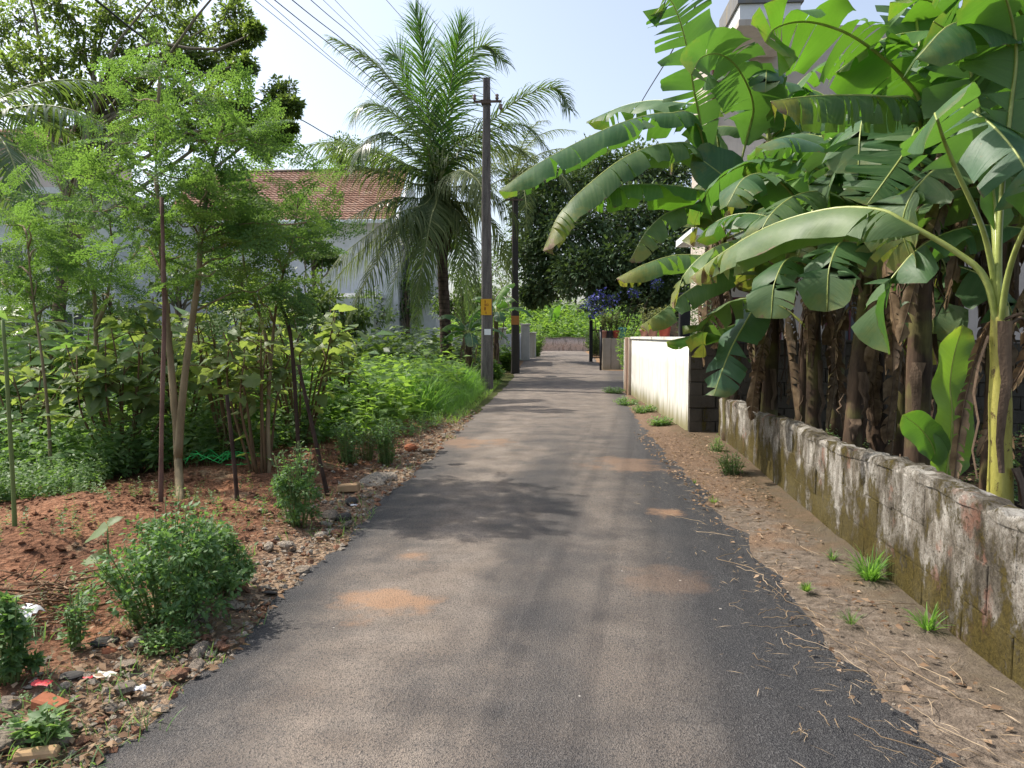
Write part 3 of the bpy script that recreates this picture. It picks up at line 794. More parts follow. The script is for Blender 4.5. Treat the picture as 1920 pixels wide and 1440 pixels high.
# building to the right, above the bananas
BX, BY = 3.25, 17.7
hb = thing('balcony_house', (BX, BY, 0), 'cream house with a weathered parapet balcony showing above the banana leaves', 'house')
m = MB(); m.box((BX, BY, 0), (14, 19.6, P(1385, 52, BY)[2])); m.obj('wall', M['housecream'], hb, False)
zb = P(1385, 48, 15.9)[2]; zp = P(1385, 3, 15.9)[2]; xb = P(1385, 45, 15.9)[0]; xe = P(1503, 45, 15.9)[0]
m = MB(); m.box((xb, 15.9, zb), (xe, BY - .003, zb + .12)); m.obj('balcony_slab', M['housecream'], hb, False)
bp = MB(); bp.box((xb + .02, 15.92, zb + .123), (xe - .02, 16.02, zb + .42)); bp.box((xb + .02, 16.023, zb + .123), (xb + .12, BY - .003, zb + .42)); pq = bp.obj('parapet', M['white'], hb, False)
m = MB(); m.box((xb - .03, 15.87, zb + .424), (xe + .03, 16.07, zp + .35)); m.box((xb - .03, 16.073, zb + .424), (xb + .17, BY - .003, zp + .35)); m.obj('parapet_top', M['slabdark'], hb, False)
zl = P(1297, 441, 15.6)[2]; xl = P(1297, 441, 15.6)[0]
m = MB(); m.box((xl, 15.6, zl), (6, BY - .003, zl + .14)); m.obj('sunshade', M['white'], hb, False)
m = MB(); m.box((xl + .05, 15.65, zl + .62), (6, 15.75, zl + .70)); rl = m.obj('railing', M['white'], hb, False)
for i in range(16):
    m = MB(); xx = xl + .12 + i * .2; m.tube([[xx, 15.7, zl + .142], [xx, 15.7, zl + .30], [xx, 15.7, zl + .45], [xx, 15.7, zl + .618]], [.03, .055, .035, .04], 8); m.obj('baluster', M['white'], rl)
def wbox(a, b, c, d, nm='window'):
    window(hb, a, b, c, d, BY - .002, ('maroon', 'glass'), 2)
wbox(3.6, 4.9, .9, 2.3); wbox(6, 7.4, 4.6, 6.0); wbox(6, 7.4, .9, 2.4); wbox(8.6, 10, 4.6, 6)
m = MB(); m.box((BX + .1, BY - .08, 5.0), (BX + .22, BY - .003, 7.9)); m.obj('drain_pipe', M['maroon'], hb, False)

# ================================================================== POLES AND WIRES
def pole(px, py, Y, topy, w0, w1, mat, label):
    q = P(px, py, Y); g = float(gz(Y)); zt = P(px, topy, Y)[2]
    t = thing('utility_pole', (q[0], Y, g), label, 'utility pole', None)
    m = MB(); n = 9; pts = []
    for i in range(n):
        s = i / (n - 1); w = w0 * (1 - s) + w1 * s; z = g - .2 + (zt - g + .2) * s; c = .25 * w
        ring = [(-w, -w + c), (-w + c, -w), (w - c, -w), (w, -w + c), (w, w - c), (w - c, w), (-w + c, w), (-w, w - c), (-w, -w + c)]
        pts.append([[q[0] + a + .01 * math.sin(i), Y + b, z] for a, b in ring])
    pts = np.array(pts); m.grid(pts[:, ::-1]); m.add(pts[-1][:8], np.array([list(range(8))])); m.obj('shaft', mat, t, False)
    return t, q[0], g, zt
t, X1, g1, z1 = pole(913, 733, 20.9, 147, .165, .088, M['pole'], 'tall tapered concrete pole with a yellow painted number panel at the lane edge')
zc = P(913, 193, 20.9)[2]
m = MB(); m.box((X1 - .33, 20.76, zc - .03), (X1 + .42, 20.80, zc + .03)); m.obj('crossarm', M['steel'], t, False)
m = MB(); m.box((X1 - .13, 20.755, zc - .05), (X1 + .13, 20.999, zc - .033)); m.box((X1 - .13, 20.755, zc + .034), (X1 + .13, 20.999, zc + .05)); m.obj('clamp', M['steel'], t, False)
for dx, dz in ((.4, -.16), (-.3, .1), (.3, .1)):
    m = MB(); zz = zc + dz
    m.tube([[X1 + dx, 20.73, zz - .07], [X1 + dx, 20.73, zz - .03], [X1 + dx, 20.73, zz], [X1 + dx, 20.73, zz + .05], [X1 + dx, 20.73, zz + .08]], [.035, .055, .035, .055, .02], 10); m.obj('insulator', M['porcelain'], t)
def panel_on_pole(py0, py1, name, mat, wk, depth=.006):
    za, zb_ = P(913, py1, 20.9)[2], P(913, py0, 20.9)[2]
    s = ((za + zb_) / 2 - g1) / (z1 - g1); w = .165 * (1 - s) + .088 * s
    m = MB(); m.box((X1 - w * wk[0], 20.9 - w - depth - .004, za), (X1 + w * wk[1], 20.9 - w - .002, zb_), 0, .5); return m.obj(name, mat, t, False), za, zb_, w
pn, za, zb_, w = panel_on_pole(561, 591, 'number_panel', M['yellow'], (1.0, 1.0), .012)
def strokes(sx, sz, lst):
    m = MB()
    for a, b, c, d in lst: m.box((sx + a, 20.9 - w - .0195, sz + b), (sx + c, 20.9 - w - .0165, sz + d))
    m.obj('number', M['mark'], pn, False)
H_ = zb_ - za
strokes(X1 - .03, zb_ - .075, [(-.010, -.03, .012, .035)])
strokes(X1 - .03, zb_ - .16, [(-.010, -.035, .012, .035)])
strokes(X1 + .035, zb_ - .16, [(-.03, -.03, -.018, .03), (.012, -.03, .024, .03), (-.018, .018, .012, .03), (-.018, -.03, .012, -.018)])
strokes(X1 - .035, zb_ - .265, [(-.02, -.04, -.006, .04), (.012, -.04, .026, .04), (-.006, .026, .012, .04), (-.006, -.007, .012, .007), (-.006, -.04, .012, -.026)])
strokes(X1 - .005, zb_ - .37, [(-.010, -.035, .010, .03)])
panel_on_pole(617, 628, 'tag', M['tagwhite'], (.35, .85))
t2, X2, g2, z2 = pole(966, 702, 28.6, 371, .16, .09, M['poledark'], 'dark slender pole with a faded orange band beyond the first pole')
za = P(966, 609, 28.6)[2]; s = (za - g2) / (z2 - g2); w = .16 * (1 - s) + .09 * s
m = MB(); m.box((X2 - w - .006, 28.6 - w - .006, za), (X2 + w + .006, 28.6 + w + .006, za + .33), .002); m.obj('orange_band', plain('faded_orange', (.4, .17, .05), .7), t2, False)
zc2 = P(966, 373, 28.6)[2]
m = MB(); m.box((X2 - .36, 28.46, zc2 - .08), (X2 + .3, 28.5, zc2 - .02)); m.obj('crossarm', M['steel'], t2, False)

def wire(a, b, sag, r, label, group=None, n=24, name='overhead_wire'):
    a, b = np.asarray(a, float), np.asarray(b, float); s = np.linspace(0, 1, n)
    p = a[None] * (1 - s[:, None]) + b[None] * s[:, None]; p[:, 2] -= sag * 4 * s * (1 - s)
    m = MB(); m.tube(p, r, 5); return tag(m.obj(name, M['cable']), label, 'wire', group)
def ext(pt0, pt1, k): return np.asarray(pt0) + (np.asarray(pt0) - np.asarray(pt1)) * k
pa = np.array([X1, 20.73, zc + .12])
for i, (px, Y, dx) in enumerate(((735, 14.3, -.3), (790, 14.4, .3))):
    e = pa + [dx, 0, 0]; s0 = P(px, 0, Y); wire(ext(s0, e, 1.6), e, .12, .005, 'thin wire running overhead to the crossarm of the yellow panelled pole, %s one' % ('outer' if i == 0 else 'inner'))
for i, (px, mx, my, Y, r) in enumerate(((478, 668, 152, 13, .006), (497, 690, 165, 13, .006), (515, 700, 150, 12.6, .009), (548, 706, 130, 12.4, .009), (583, 716, 118, 12.8, .0075), (606, 725, 115, 12.8, .0045), (628, 735, 112, 12.8, .0045))):
    s0 = P(px, 0, Y); s1 = P(mx, my, 18.5)
    e = np.array([X2 - .3 + .1 * i, 28.48, zc2 - .02 + .02 * i])
    p = cat_rom([ext(s0, s1, 1.8), s0, s1, e], 40)
    m = MB(); m.tube(p, r, 5); tag(m.obj('overhead_wire', M['cable']), ('leftmost', 'second from left', 'third from left, thicker,', 'middle thicker', 'third from right', 'second from right', 'rightmost')[i] + ' overhead wire of the bundle crossing the sky left of the palm', 'wire', 'wires bundled across the sky left of the palm')
p = cat_rom([P(60, -110, 9), P(180, 0, 10.5), P(345, 118, 14), P(560, 222, 22), P(640, 265, 26), P(760, 310, 32.5)], 40)
m = MB(); m.tube(p, [.017 - .003 * i / 39 for i in range(40)], 6); tag(m.obj('service_cable', M['cable']), 'thick cable slanting past the tall tree down to the tiled house', 'wire')
m = MB(); m.tube(cat_rom([P(1420, -200, 13), P(1310, 0, 15), P(1255, 105, 18), P(1200, 196, 24), P(1150, 290, 33)], 30), .014, 5); tag(m.obj('service_cable', M['cable']), 'thin cable dropping from the top right past the upright banana leaf', 'wire')

# ================================================================== BANANA PLANTS
def banana_leaf(parent, cp, W, nh=(0, 0, 1), fold=(.5, .5), tears=6, mat='ban', t0=.14, grav=.35, N=30, wavy=.035, rib=True, name='leaf', mw=.018, gap=.36):
    c = cat_rom(cp, N); T = nrm(np.gradient(c, axis=0)); nh = np.asarray(nh, float)
    s = nrm(np.cross(T, nh)); n = np.cross(s, T)
    i0 = int(t0 * N); i0 = max(1, i0)
    tb = np.linspace(0, 1, N - i0)
    wp = np.minimum(1, (tb / .16 + .02)) ** .55 * np.sqrt(np.clip(1 - ((tb - .62) / .385).clip(0) ** 2.2, 0, 1)); wp[-1] = .03
    L = len(tb); nv = 5; m = MB()
    for sg, fa in ((1, fold[0]), (-1, fold[1])):
        cuts = sorted(set([0, L - 1] + [int(q) for q in R.integers(2, L - 2, int(tears * 2.1))])) if tears else [0, L - 1]
        for a, b in zip(cuts[:-1], cuts[1:]):
            k = b - a + 1; ii = np.arange(a, b + 1); da = R.normal(0, .1 + .35 * R.random() ** 2 if tears else .0); gp = .02 + gap * 1.9 * R.random() ** 3 if tears else 0
            G3 = np.zeros((k, nv, 3)); gv = grav * R.uniform(.6, 1.5) if tears else grav
            for q, i in enumerate(ii):
                pos = c[i0 + i].copy(); G3[q, 0] = pos; w = W * wp[i] * (1 + R.normal(0, .012)); fr = (q / max(1, k - 1) - .5)
                for v in range(1, nv):
                    vv = (v - .5) / (nv - 1); ang = fa * (.55 + .8 * vv) + da * vv + wavy * 6 * math.sin(i * .9 + sg) * vv
                    l = math.cos(ang) * sg * s[i0 + i] - math.sin(ang) * n[i0 + i] + T[i0 + i] * .22
                    l = l * (1 - gv * vv) + np.array([0, 0, -1]) * gv * vv
                    l = l / np.linalg.norm(l); pos = pos + l * w / (nv - 1); G3[q, v] = pos - T[i0 + i] * fr * gp * w * (v / (nv - 1)) * 1.2
            lp = np.zeros((k, nv, 3)); lp[:, :, 0] = tb[ii][:, None]; lp[:, :, 1] = sg * np.linspace(0, 1, nv)[None]; lp[:, :, 2] = R.random()
            m.grid(G3 if sg > 0 else G3, lp.reshape(-1, 3)) if sg > 0 else m.grid(G3[::-1], lp[::-1].reshape(-1, 3))
    lf = m.obj(name, M[mat], parent)
    if rib:
        mm = MB(); r = np.linspace(mw, mw * .22, N); mm.tube(c - n * r[:, None] * .55, r, 6); mm.obj('midrib', M['petiole' if mat != 'bandead' else 'sheath'], lf)
    return lf

def auto_leaf(parent, top, az, L, rise, droop, W, mat='ban', tears=6, pet=.3, grav=.35):
    h = np.array([math.cos(az), math.sin(az), 0.0]); cp = [np.asarray(top) - np.array([0, 0, .25])]; p = np.asarray(top, float).copy(); a = rise; cp.append(p.copy())
    for i in range(5):
        p = p + L / 5 * (h * math.cos(a) + UP * math.sin(a)); cp.append(p.copy()); a -= droop / 5 * (1 + .35 * i)
    return banana_leaf(parent, cp, W, nh=UP + 1e-3 - h * .6, fold=(R.uniform(.1, .7), R.uniform(.1, .7)), tears=tears, mat=mat, t0=pet, grav=grav)

def dead_leaf(parent, top, az, L, W=.12):
    W = W * .8
    h = np.array([math.cos(az), math.sin(az), 0.0]); t = np.asarray(top, float)
    sw = np.array([-h[1], h[0], 0]) * R.normal(0, .12)
    cp = [t, t + h * .16 + UP * .04, t + h * .28 - UP * .22 * L + sw * .3, t + h * .26 - UP * .6 * L + sw, t + h * .2 - UP * L + sw * 1.5]
    return banana_leaf(parent, cp, W, nh=h, fold=(R.uniform(.1, 1.0), R.uniform(.1, 1.0)), tears=14, mat='bandead', t0=.2, grav=.6, wavy=.07, name='dead_leaf', mw=.010, gap=.7)

def stem(parent, pts, r, mat, dry=0):
    m = MB(); p = cat_rom(pts, 16); s = np.linspace(0, 1, 16); rr = r * (1.15 - .45 * s) * (1 + .05 * np.sin(s * 23 + R.random() * 6)); rr[0] *= 1.15
    m.tube(p, rr, 14); o = m.obj('pseudostem', mat, parent)
    if dry:
        m = MB()
        for i in range(dry):
            a = R.random() * 6.28; s0 = R.uniform(.25, 1); k = int(s0 * 15); q = p[k]; rr_ = rr[k] * 1.05; L = R.uniform(.25, .9) * min(1, s0 * 1.5); wd = R.uniform(.015, .05)
            d = np.array([math.cos(a), math.sin(a), 0]); t = np.array([-d[1], d[0], 0]); pts_ = []
            for j in range(6):
                f = j / 5; out = rr_ + .012 + .07 * math.sin(f * 2.6) * R.random() + .02 * f; cc = q + d * out - UP * L * f + t * R.normal(0, .012); w_ = wd * (1 - .6 * f)
                pts_.append([cc - t * w_, cc + d * .008, cc + t * w_])
            m.grid(np.array(pts_))
        m.obj('dry_sheath', M['sheath'], parent)
    return p

def plant(px, Y, h, r, label, lean=(0, 0), mat='stemgreen', dry=0, group=None, xoff=None):
    x = P(px, 800, Y)[0] if xoff is None else xoff
    t = thing('banana_plant', (x, Y, 0), label, 'banana plant', group)
    p = stem(t, [[x, Y, -.1], [x + lean[0] * .3, Y + lean[1] * .3, h * .4], [x + lean[0] * .7, Y + lean[1] * .7, h * .75], [x + lean[0], Y + lean[1], h]], r, M[mat], dry)
    return t, p[-1]

UA = (0, .45, .9)
# P1: the nearest plant at the right edge
t, top = plant(1886, 4.3, 1.66, .062, 'nearest banana plant with a yellow green stem at the right edge of the view', (-.045, .02), 'stemgreen', 6)
b0 = top - UP * .12
banana_leaf(t, [b0, P(1850, 520, 4.3), P(1795, 470, 4.35), P(1700, 415, 4.45), P(1650, 392, 4.55), P(1560, 390, 4.8), P(1450, 420, 5.1), P(1360, 470, 5.4), P(1295, 520, 5.6)], .225, (0, .05, 1), (1.0, 1.15), 5, 'bantip', .33, .35, 40, mw=.02)
banana_leaf(t, [b0, P(1858, 500, 4.3), P(1838, 420, 4.25), P(1795, 325, 4.2), P(1770, 265, 4.12), P(1756, 222, 3.95), P(1752, 212, 3.7), P(1756, 225, 3.5)], .2, (-.1, .8, .55), (.15, .2), 2, 'ban', .45, .15, 34)
banana_leaf(t, [b0, P(1866, 480, 4.5), P(1850, 340, 4.7), P(1790, 215, 4.8), P(1800, 200, 4.6), P(1850, 225, 4.35), P(1905, 285, 4.1), P(1950, 370, 3.95)], .24, (-.2, .2, 1), (.6, .7), 3, 'banblue', .55, .3, 34)
banana_leaf(t, [b0, P(1872, 470, 4.3), P(1880, 330, 4.35), P(1895, 200, 4.4), P(1905, 100, 4.4), P(1890, 10, 4.3), P(1850, -70, 4.1)], .3, (.2, .9, .3), (.15, .3), 3, 'banlit', .42, .1, 34)
banana_leaf(t, [b0, P(1890, 510, 4.2), P(1925, 420, 4.0), P(1990, 330, 3.8), P(2080, 300, 3.6), P(2150, 330, 3.4)], .24, UA, (.4, .4), 3, 'ban', .4, .3)
banana_leaf(t, [b0, P(1868, 500, 4.3), P(1866, 420, 4.4), P(1862, 360, 4.5), P(1858, 305, 4.55)], .1, (-.1, 1, .2), (.2, .2), 0, 'banlit', .45, .05)
banana_leaf(t, [b0 + [0, .05, 0], P(1868, 480, 4.5), P(1850, 340, 4.7), P(1830, 180, 4.9), P(1800, 80, 4.9), P(1750, 40, 4.8)], .3, (.3, 1, .2), (.1, .2), 4, 'ban', .4, .2)
for i in range(3): dead_leaf(t, top - UP * .1 + R.normal(0, .02, 3), (-.6, .5, 1.5, 2.4)[i], R.uniform(.6, 1.0), .07)
# young sucker with a bright upright leaf
t = thing('banana_sucker', G(1775, 905) * [1, 1, 0] + [0, .25, 0], 'young banana sucker with one bright upright leaf behind the low wall', 'banana plant')
YS = 4.75; bx = P(1775, 900, YS)
stem(t, [[bx[0], YS, -.05], P(1775, 960, YS), P(1773, 905, YS)], .022, M['stemgreen'])
banana_leaf(t, [P(1773, 930, YS), P(1774, 890, YS), P(1780, 850, YS), P(1785, 780, YS), P(1781, 720, YS), P(1790, 660, YS - .02), P(1806, 610, YS - .05)], .125, (-.1, 1, .05), (.25, .3), 0, 'bansprout', .1, .03, 34, .05, mw=.008)
banana_leaf(t, [P(1772, 925, YS), P(1758, 880, YS), P(1748, 835, YS), P(1722, 800, YS - .05), P(1692, 778, YS - .1)], .1, (-.3, .8, .5), (.3, .3), 0, 'banlit', .3, .15, 24, mw=.006)
# P4
t, top = plant(1722, 5.7, 2.75, .085, 'banana plant whose huge torn leaf arches left above the others', (.0, .05), 'stemdry', 16)
b0 = top - UP * .1
banana_leaf(t, [b0, P(1728, 200, 5.7), P(1690, 140, 5.6), P(1640, 95, 5.5), P(1580, 58, 5.4), P(1510, 40, 5.3), P(1455, 52, 5.2), P(1435, 80, 5.15)], .34, (.25, .75, .6), (.35, .75), 9, 'banlit', .16, .35, 40)
banana_leaf(t, [b0, P(1718, 196, 5.5), P(1660, 181, 5.3), P(1590, 178, 5.2), P(1510, 181, 5.1), P(1445, 190, 5.0)], .24, (0, .2, 1), (1.3, 1.25), 9, 'bantip', .12, .5, 34)
banana_leaf(t, [b0, P(1735, 180, 5.8), P(1745, 130, 5.9), P(1700, 85, 6.2), P(1640, 70, 6.6)], .3, (.2, .3, .9), (.5, .5), 4, 'ban', .15, .3)
banana_leaf(t, [b0, P(1730, 160, 5.9), P(1720, 60, 6.1), P(1700, -60, 6.3), P(1660, -150, 6.3)], .3, (0, 1, .2), (.2, .3), 6, 'ban', .2, .15)
banana_leaf(t, [b0, P(1750, 190, 5.6), P(1800, 160, 5.4), P(1850, 165, 5.2), P(1900, 210, 5.0)], .3, (0, .2, 1), (.5, .7), 6, 'banblue', .15, .4)
banana_leaf(t, [b0, P(1722, 240, 5.8), P(1700, 280, 5.7), P(1665, 330, 5.6), P(1625, 385, 5.55)], .3, (-.4, -.8, .5), (-.1, .2), 8, 'ban', .1, .1)
for i in range(4): dead_leaf(t, top - UP * R.uniform(.0, .5), i * 1.65, R.uniform(.8, 1.5))
# P3: corner plant whose leaves hang over the lane
t, top = plant(1372, 10.9, 2.95, .10, 'banana plant in the wall corner with long leaves hanging over the lane', (-.22, -.1), 'stemdry', 34)
b0 = top - UP * .15
banana_leaf(t, [b0, P(1312, 225, 10.4), P(1301, 170, 10.2), P(1292, 110, 10.0), P(1278, 50, 9.8), P(1262, 8, 9.7), P(1245, -8, 9.6)], .42, (-.15, 1, .25), (.15, .15), 10, 'ban', .1, .12, 40)
banana_leaf(t, [b0, P(1400, 260, 10.6), P(1412, 195, 10.3), P(1385, 130, 9.9), P(1350, 102, 9.6), P(1315, 108, 9.3), P(1296, 140, 9.2)], .42, (.1, .9, .5), (.3, .5), 3, 'ban', .15, .25, 34)
banana_leaf(t, [b0, P(1310, 235, 10.4), P(1250, 212, 10.1), P(1170, 228, 9.8), P(1080, 268, 9.5), P(1000, 312, 9.2), P(935, 358, 9.0)], .36, (0, .15, 1), (.75, .8), 7, 'ban', .1, .3, 40)
banana_leaf(t, [b0, P(1310, 290, 10.2), P(1255, 268, 9.8), P(1180, 290, 9.4), P(1110, 340, 9.1), P(1050, 400, 8.9), P(1018, 470, 8.8)], .34, (0, .2, 1), (.8, .9), 7, 'bantip', .1, .35, 40)
banana_leaf(t, [b0 - UP * .2, P(1360, 380, 10.2), P(1290, 352, 9.8), P(1210, 345, 9.5), P(1145, 352, 9.3), P(1108, 372, 9.2)], .34, (0, .2, 1), (.7, .8), 4, 'banlit', .12, .3, 34)
banana_leaf(t, [b0 - UP * .2, P(1320, 392, 10.1), P(1260, 395, 9.7), P(1215, 430, 9.4), P(1180, 490, 9.2)], .27, (.1, .2, 1), (.9, .9), 5, 'bantip', .12, .4)
banana_leaf(t, [b0, P(1430, 410, 10.3), P(1400, 370, 10.2), P(1350, 325, 10.1), P(1300, 288, 10.0)], .36, (-.35, -.85, .6), (-.1, .1), 0, 'banblue', .08, .08, 30)
banana_leaf(t, [b0, P(1400, 400, 10.2), P(1425, 360, 10.1), P(1445, 310, 10.0), P(1462, 265, 10.0)], .2, (-.6, .7, .2), (.5, .2), 0, 'banlit', .15, .05)
banana_leaf(t, [b0, P(1340, 230, 10.8), P(1260, 190, 11.2), P(1180, 195, 11.8), P(1100, 228, 12.2)], .36, (0, .15, 1), (.7, .7), 8, 'ban', .1, .3, 34)
for i in range(6): dead_leaf(t, top - UP * R.uniform(.0, 1.0), i * 1.1 + 1.9, R.uniform(.7, 1.5), .14)
# P2: stem behind the wall with the lower leaves
t, top = plant(1440, 8.9, 2.05, .09, 'banana plant with a brown shaggy stem behind the low wall and low drooping leaves', (.03, .0), 'stemdry', 26)
b0 = top - UP * .1
banana_leaf(t, [b0, P(1405, 470, 8.8), P(1350, 480, 8.5), P(1270, 478, 8.3), P(1210, 495, 8.1), P(1156, 522, 8.0)], .25, (0, .2, 1), (.75, .8), 5, 'bantip', .12, .35, 34)
banana_leaf(t, [b0, P(1400, 500, 8.7), P(1345, 515, 8.4), P(1290, 545, 8.2), P(1245, 580, 8.1), P(1200, 612, 8.0)], .23, (.2, .1, 1), (.8, .8), 3, 'bantip', .12, .35, 34)
banana_leaf(t, [b0, P(1425, 560, 8.5), P(1400, 600, 8.3), P(1372, 650, 8.2), P(1352, 700, 8.15), P(1338, 742, 8.1)], .26, (-.6, -.5, .4), (.3, .5), 2, 'banblue', .12, .2, 30)
banana_leaf(t, [b0, P(1470, 440, 8.6), P(1510, 425, 8.2), P(1535, 455, 8.0), P(1542, 515, 7.9)], .3, (.1, -.7, .8), (.4, .5), 1, 'ban', .15, .2, 30)
banana_leaf(t, [b0 - UP * .4, P(1410, 600, 8.8), P(1350, 618, 8.7), P(1295, 630, 8.5), P(1250, 640, 8.4)], .17, (0, .25, 1), (.8, .8), 1, 'banlit', .1, .3)
banana_leaf(t, [b0, P(1470, 520, 9.2), P(1500, 440, 9.6), P(1520, 350, 9.9), P(1500, 290, 10.0)], .26, (.1, 1, .2), (.3, .3), 3, 'ban', .2, .1)
for i in range(5): dead_leaf(t, top - UP * R.uniform(.0, .6), i * 1.3 + .3, R.uniform(.6, 1.2), .13)
# the plants further in, their crowns grown from one recipe
more = [(1526, 7.6, 2.3, .07, 'stemdry', (.0, .1), 'banana plant with a dark straight stem, first one right of the drooping bright leaf'),
        (1592, 6.7, 2.5, .075, 'stemdry', (.28, .3), 'banana plant whose brown stem leans to the right between two dark stems'),
        (1655, 6.9, 2.6, .07, 'stemdry', (-.1, .2), 'banana plant with a dry orange brown stem behind the leaning one'),
        (1770, 7.4, 2.9, .075, 'stemdry', (.1, .1), 'banana plant in deep shade behind the young bright sucker'),
        (1860, 6.2, 3.0, .07, 'stemdry', (.1, .1), 'tall banana plant in shade behind the nearest yellow green stem'),
        (1500, 10.4, 3.1, .075, 'stemdry', (.1, -.1), 'tall banana plant near the dark block wall, crown below the balcony'),
        (1620, 9.6, 3.4, .075, 'stemdry', (-.1, .0), 'tallest banana plant of the back row, leaves reaching the roof slab'),
        (1740, 10.2, 3.3, .075, 'stemdry', (.0, .0), 'back row banana plant right of the tallest one'),
        (1880, 9.4, 3.2, .075, 'stemdry', (.0, .0), 'rightmost banana plant of the back row'),
        (1420, 11.2, 4.2, .10, 'stemdry', (.05, -.1), 'tall banana plant behind the wall corner plant, next to the dark block wall'),
        (1565, 11.3, 4.3, .10, 'stemdry', (.0, -.1), 'tall banana plant against the dark block wall, below the balcony window'),
        (1690, 8.3, 2.7, .07, 'stemdry', (.0, .0), 'mid row banana plant behind the stem of the huge torn leaf'),
        (1990, 5.2, 2.6, .08, 'stemgreen', (-.05, .0), 'banana plant standing just outside the right edge with leaves reaching in')]
for j, (px, Y, h, r, mt, ln, lb) in enumerate(more):
    t, top = plant(px, Y, h, r, lb, ln, mt, 12)
    n = 8; a0 = R.random() * 6
    for i in range(n):
        az = a0 + i * 2.4; rise = (1.35, 1.2, 1.05, .9, .75, .6, .45, .3)[i] + R.normal(0, .08)
        L = R.uniform(1.5, 2.1); 
        if j == 12 and i in (1, 4): az = 2.6 + .3 * i
        auto_leaf(t, top + [0, 0, .05 * (n - i) / n], az, L, rise, R.uniform(1.0, 1.9), R.uniform(.24, .34), ('ban', 'banlit', 'ban', 'banblue', 'ban', 'bantip', 'ban', 'bantip')[i], int(R.integers(3, 9)), .22)
    for i in range(5): dead_leaf(t, top - UP * R.uniform(.0, .9), R.random() * 6.28, R.uniform(.8, 1.6), .13)
    for i in range(2): auto_leaf(t, top - UP * R.uniform(.2, .8), R.uniform(2.2, 5.2), R.uniform(1.3, 1.8), R.uniform(.2, .9), R.uniform(1.2, 2.0), .27, ('ban', 'bantip')[i], 3)

# ================================================================== COCONUT PALMS
def frond(parent, cp, LL=.85, n=95, mat='palm', t0=.16, droop=.5, nh=(0, 0, 1), spread=1.0, wr=.03, fl=.3):
    c = cat_rom(cp, 40); T = nrm(np.gradient(c, axis=0)); nh = np.asarray(nh, float)
    s = nrm(np.cross(T, nh)); nn = np.cross(s, T)
    m = MB(); 
    for sg in (1, -1):
        f = np.linspace(t0, 1, n) + R.normal(0, .002, n); f = f.clip(0, 1); i = f * 39; i0 = np.minimum(i.astype(int), 38); k = (i - i0)[:, None]
        pos = c[i0] * (1 - k) + c[i0 + 1] * k; t = T[i0]; sd = s[i0] * sg; nv = nn[i0]
        g = (f - t0) / (1 - t0); L = LL * np.minimum(1, .45 + g * 2.2) * np.minimum(1, .38 + (1 - g) * 1.6) * (1 + R.normal(0, .13, n)) * (R.random(n) > .06)
        ang = np.interp(g, [0, .5, 1], [1.2, .95, .42])[:, None] * spread
        d = np.cos(ang) * t + np.sin(ang) * (sd * math.cos(fl) - nv * math.sin(fl)) + R.normal(0, .1, (n, 3))
        d = nrm(d); w = .019 * np.minimum(1, .5 + (1 - g))
        wd = nrm(np.cross(d, nv)); seg = 4; V = np.zeros((n, 2 * seg + 1, 3)); p = pos.copy(); dd = d.copy()
        dr = droop * R.uniform(.6, 1.5, n)[:, None]
        for q in range(seg):
            ww = (w * (1, 1.05, .85, .55)[q])[:, None]; V[:, 2 * q] = p - wd * ww; V[:, 2 * q + 1] = p + wd * ww
            p = p + dd * L[:, None] / seg; dd = nrm(dd + np.array([0, 0, -1]) * dr * (.25 + .3 * q))
        V[:, 2 * seg] = p
        fq = np.array([[2 * q, 2 * q + 1, 2 * q + 3, 2 * q + 2] for q in range(seg - 1)]); ft = np.array([[2 * seg - 2, 2 * seg - 1, 2 * seg]])
        off = (np.arange(n) * (2 * seg + 1))[:, None, None]
        lp = np.zeros((n, 2 * seg + 1, 3)); lp[:, :, 2] = np.clip(R.normal(.5, .25, n), 0, 1)[:, None]
        m.add(V.reshape(-1, 3), [(fq[None] + off).reshape(-1, 4), (ft[None] + off).reshape(-1, 3)], lp.reshape(-1, 3))
    o = m.obj('frond', M[mat], parent)
    mm = MB(); mm.tube(c, np.linspace(wr, .006, 40), 6); mm.obj('rachis', M['rachis'], o)
    return o

YP = 25.0
pb = P(836, 672, YP); pt = P(822, 345, YP)
gp = float(gz(YP))
palm = thing('coconut_palm', (pb[0], YP, gp), 'big coconut palm with arching grey green fronds left of the panelled pole', 'palm tree')
pts = cat_rom([[pb[0] + .05, YP, gp - .2], [pb[0] - .02, YP, gp + 2], [pb[0] - .12, YP, gp + 4.2], [pt[0], YP, pt[2] - .2]], 30)
m = MB(); m.tube(pts, np.linspace(.2, .15, 30) * (1 + .05 * np.sin(np.arange(30) * 2.1)), 14); m.obj('trunk', M['palmbark'], palm)
m = MB()
for i in range(170):                                   # dead bases and fibre under the crown
    a = R.random() * 6.28; h = R.uniform(-1.9, .25); d = np.array([math.cos(a), math.sin(a), 0]); q = np.array([pt[0] - .02 * h, YP, pt[2] + h]); L = R.uniform(.25, .75)
    m.tube([q + d * .14, q + d * (.25 + .1 * R.random()) - UP * .05, q + d * R.uniform(.2, .5) - UP * L], [.035, .02, .006], 4)
m.obj('fibre', M['fibre'], palm)
def fp(*pp): return [pt + [0, 0, -.25], pt + [0, 0, .05]] + [P(*q) for q in pp]
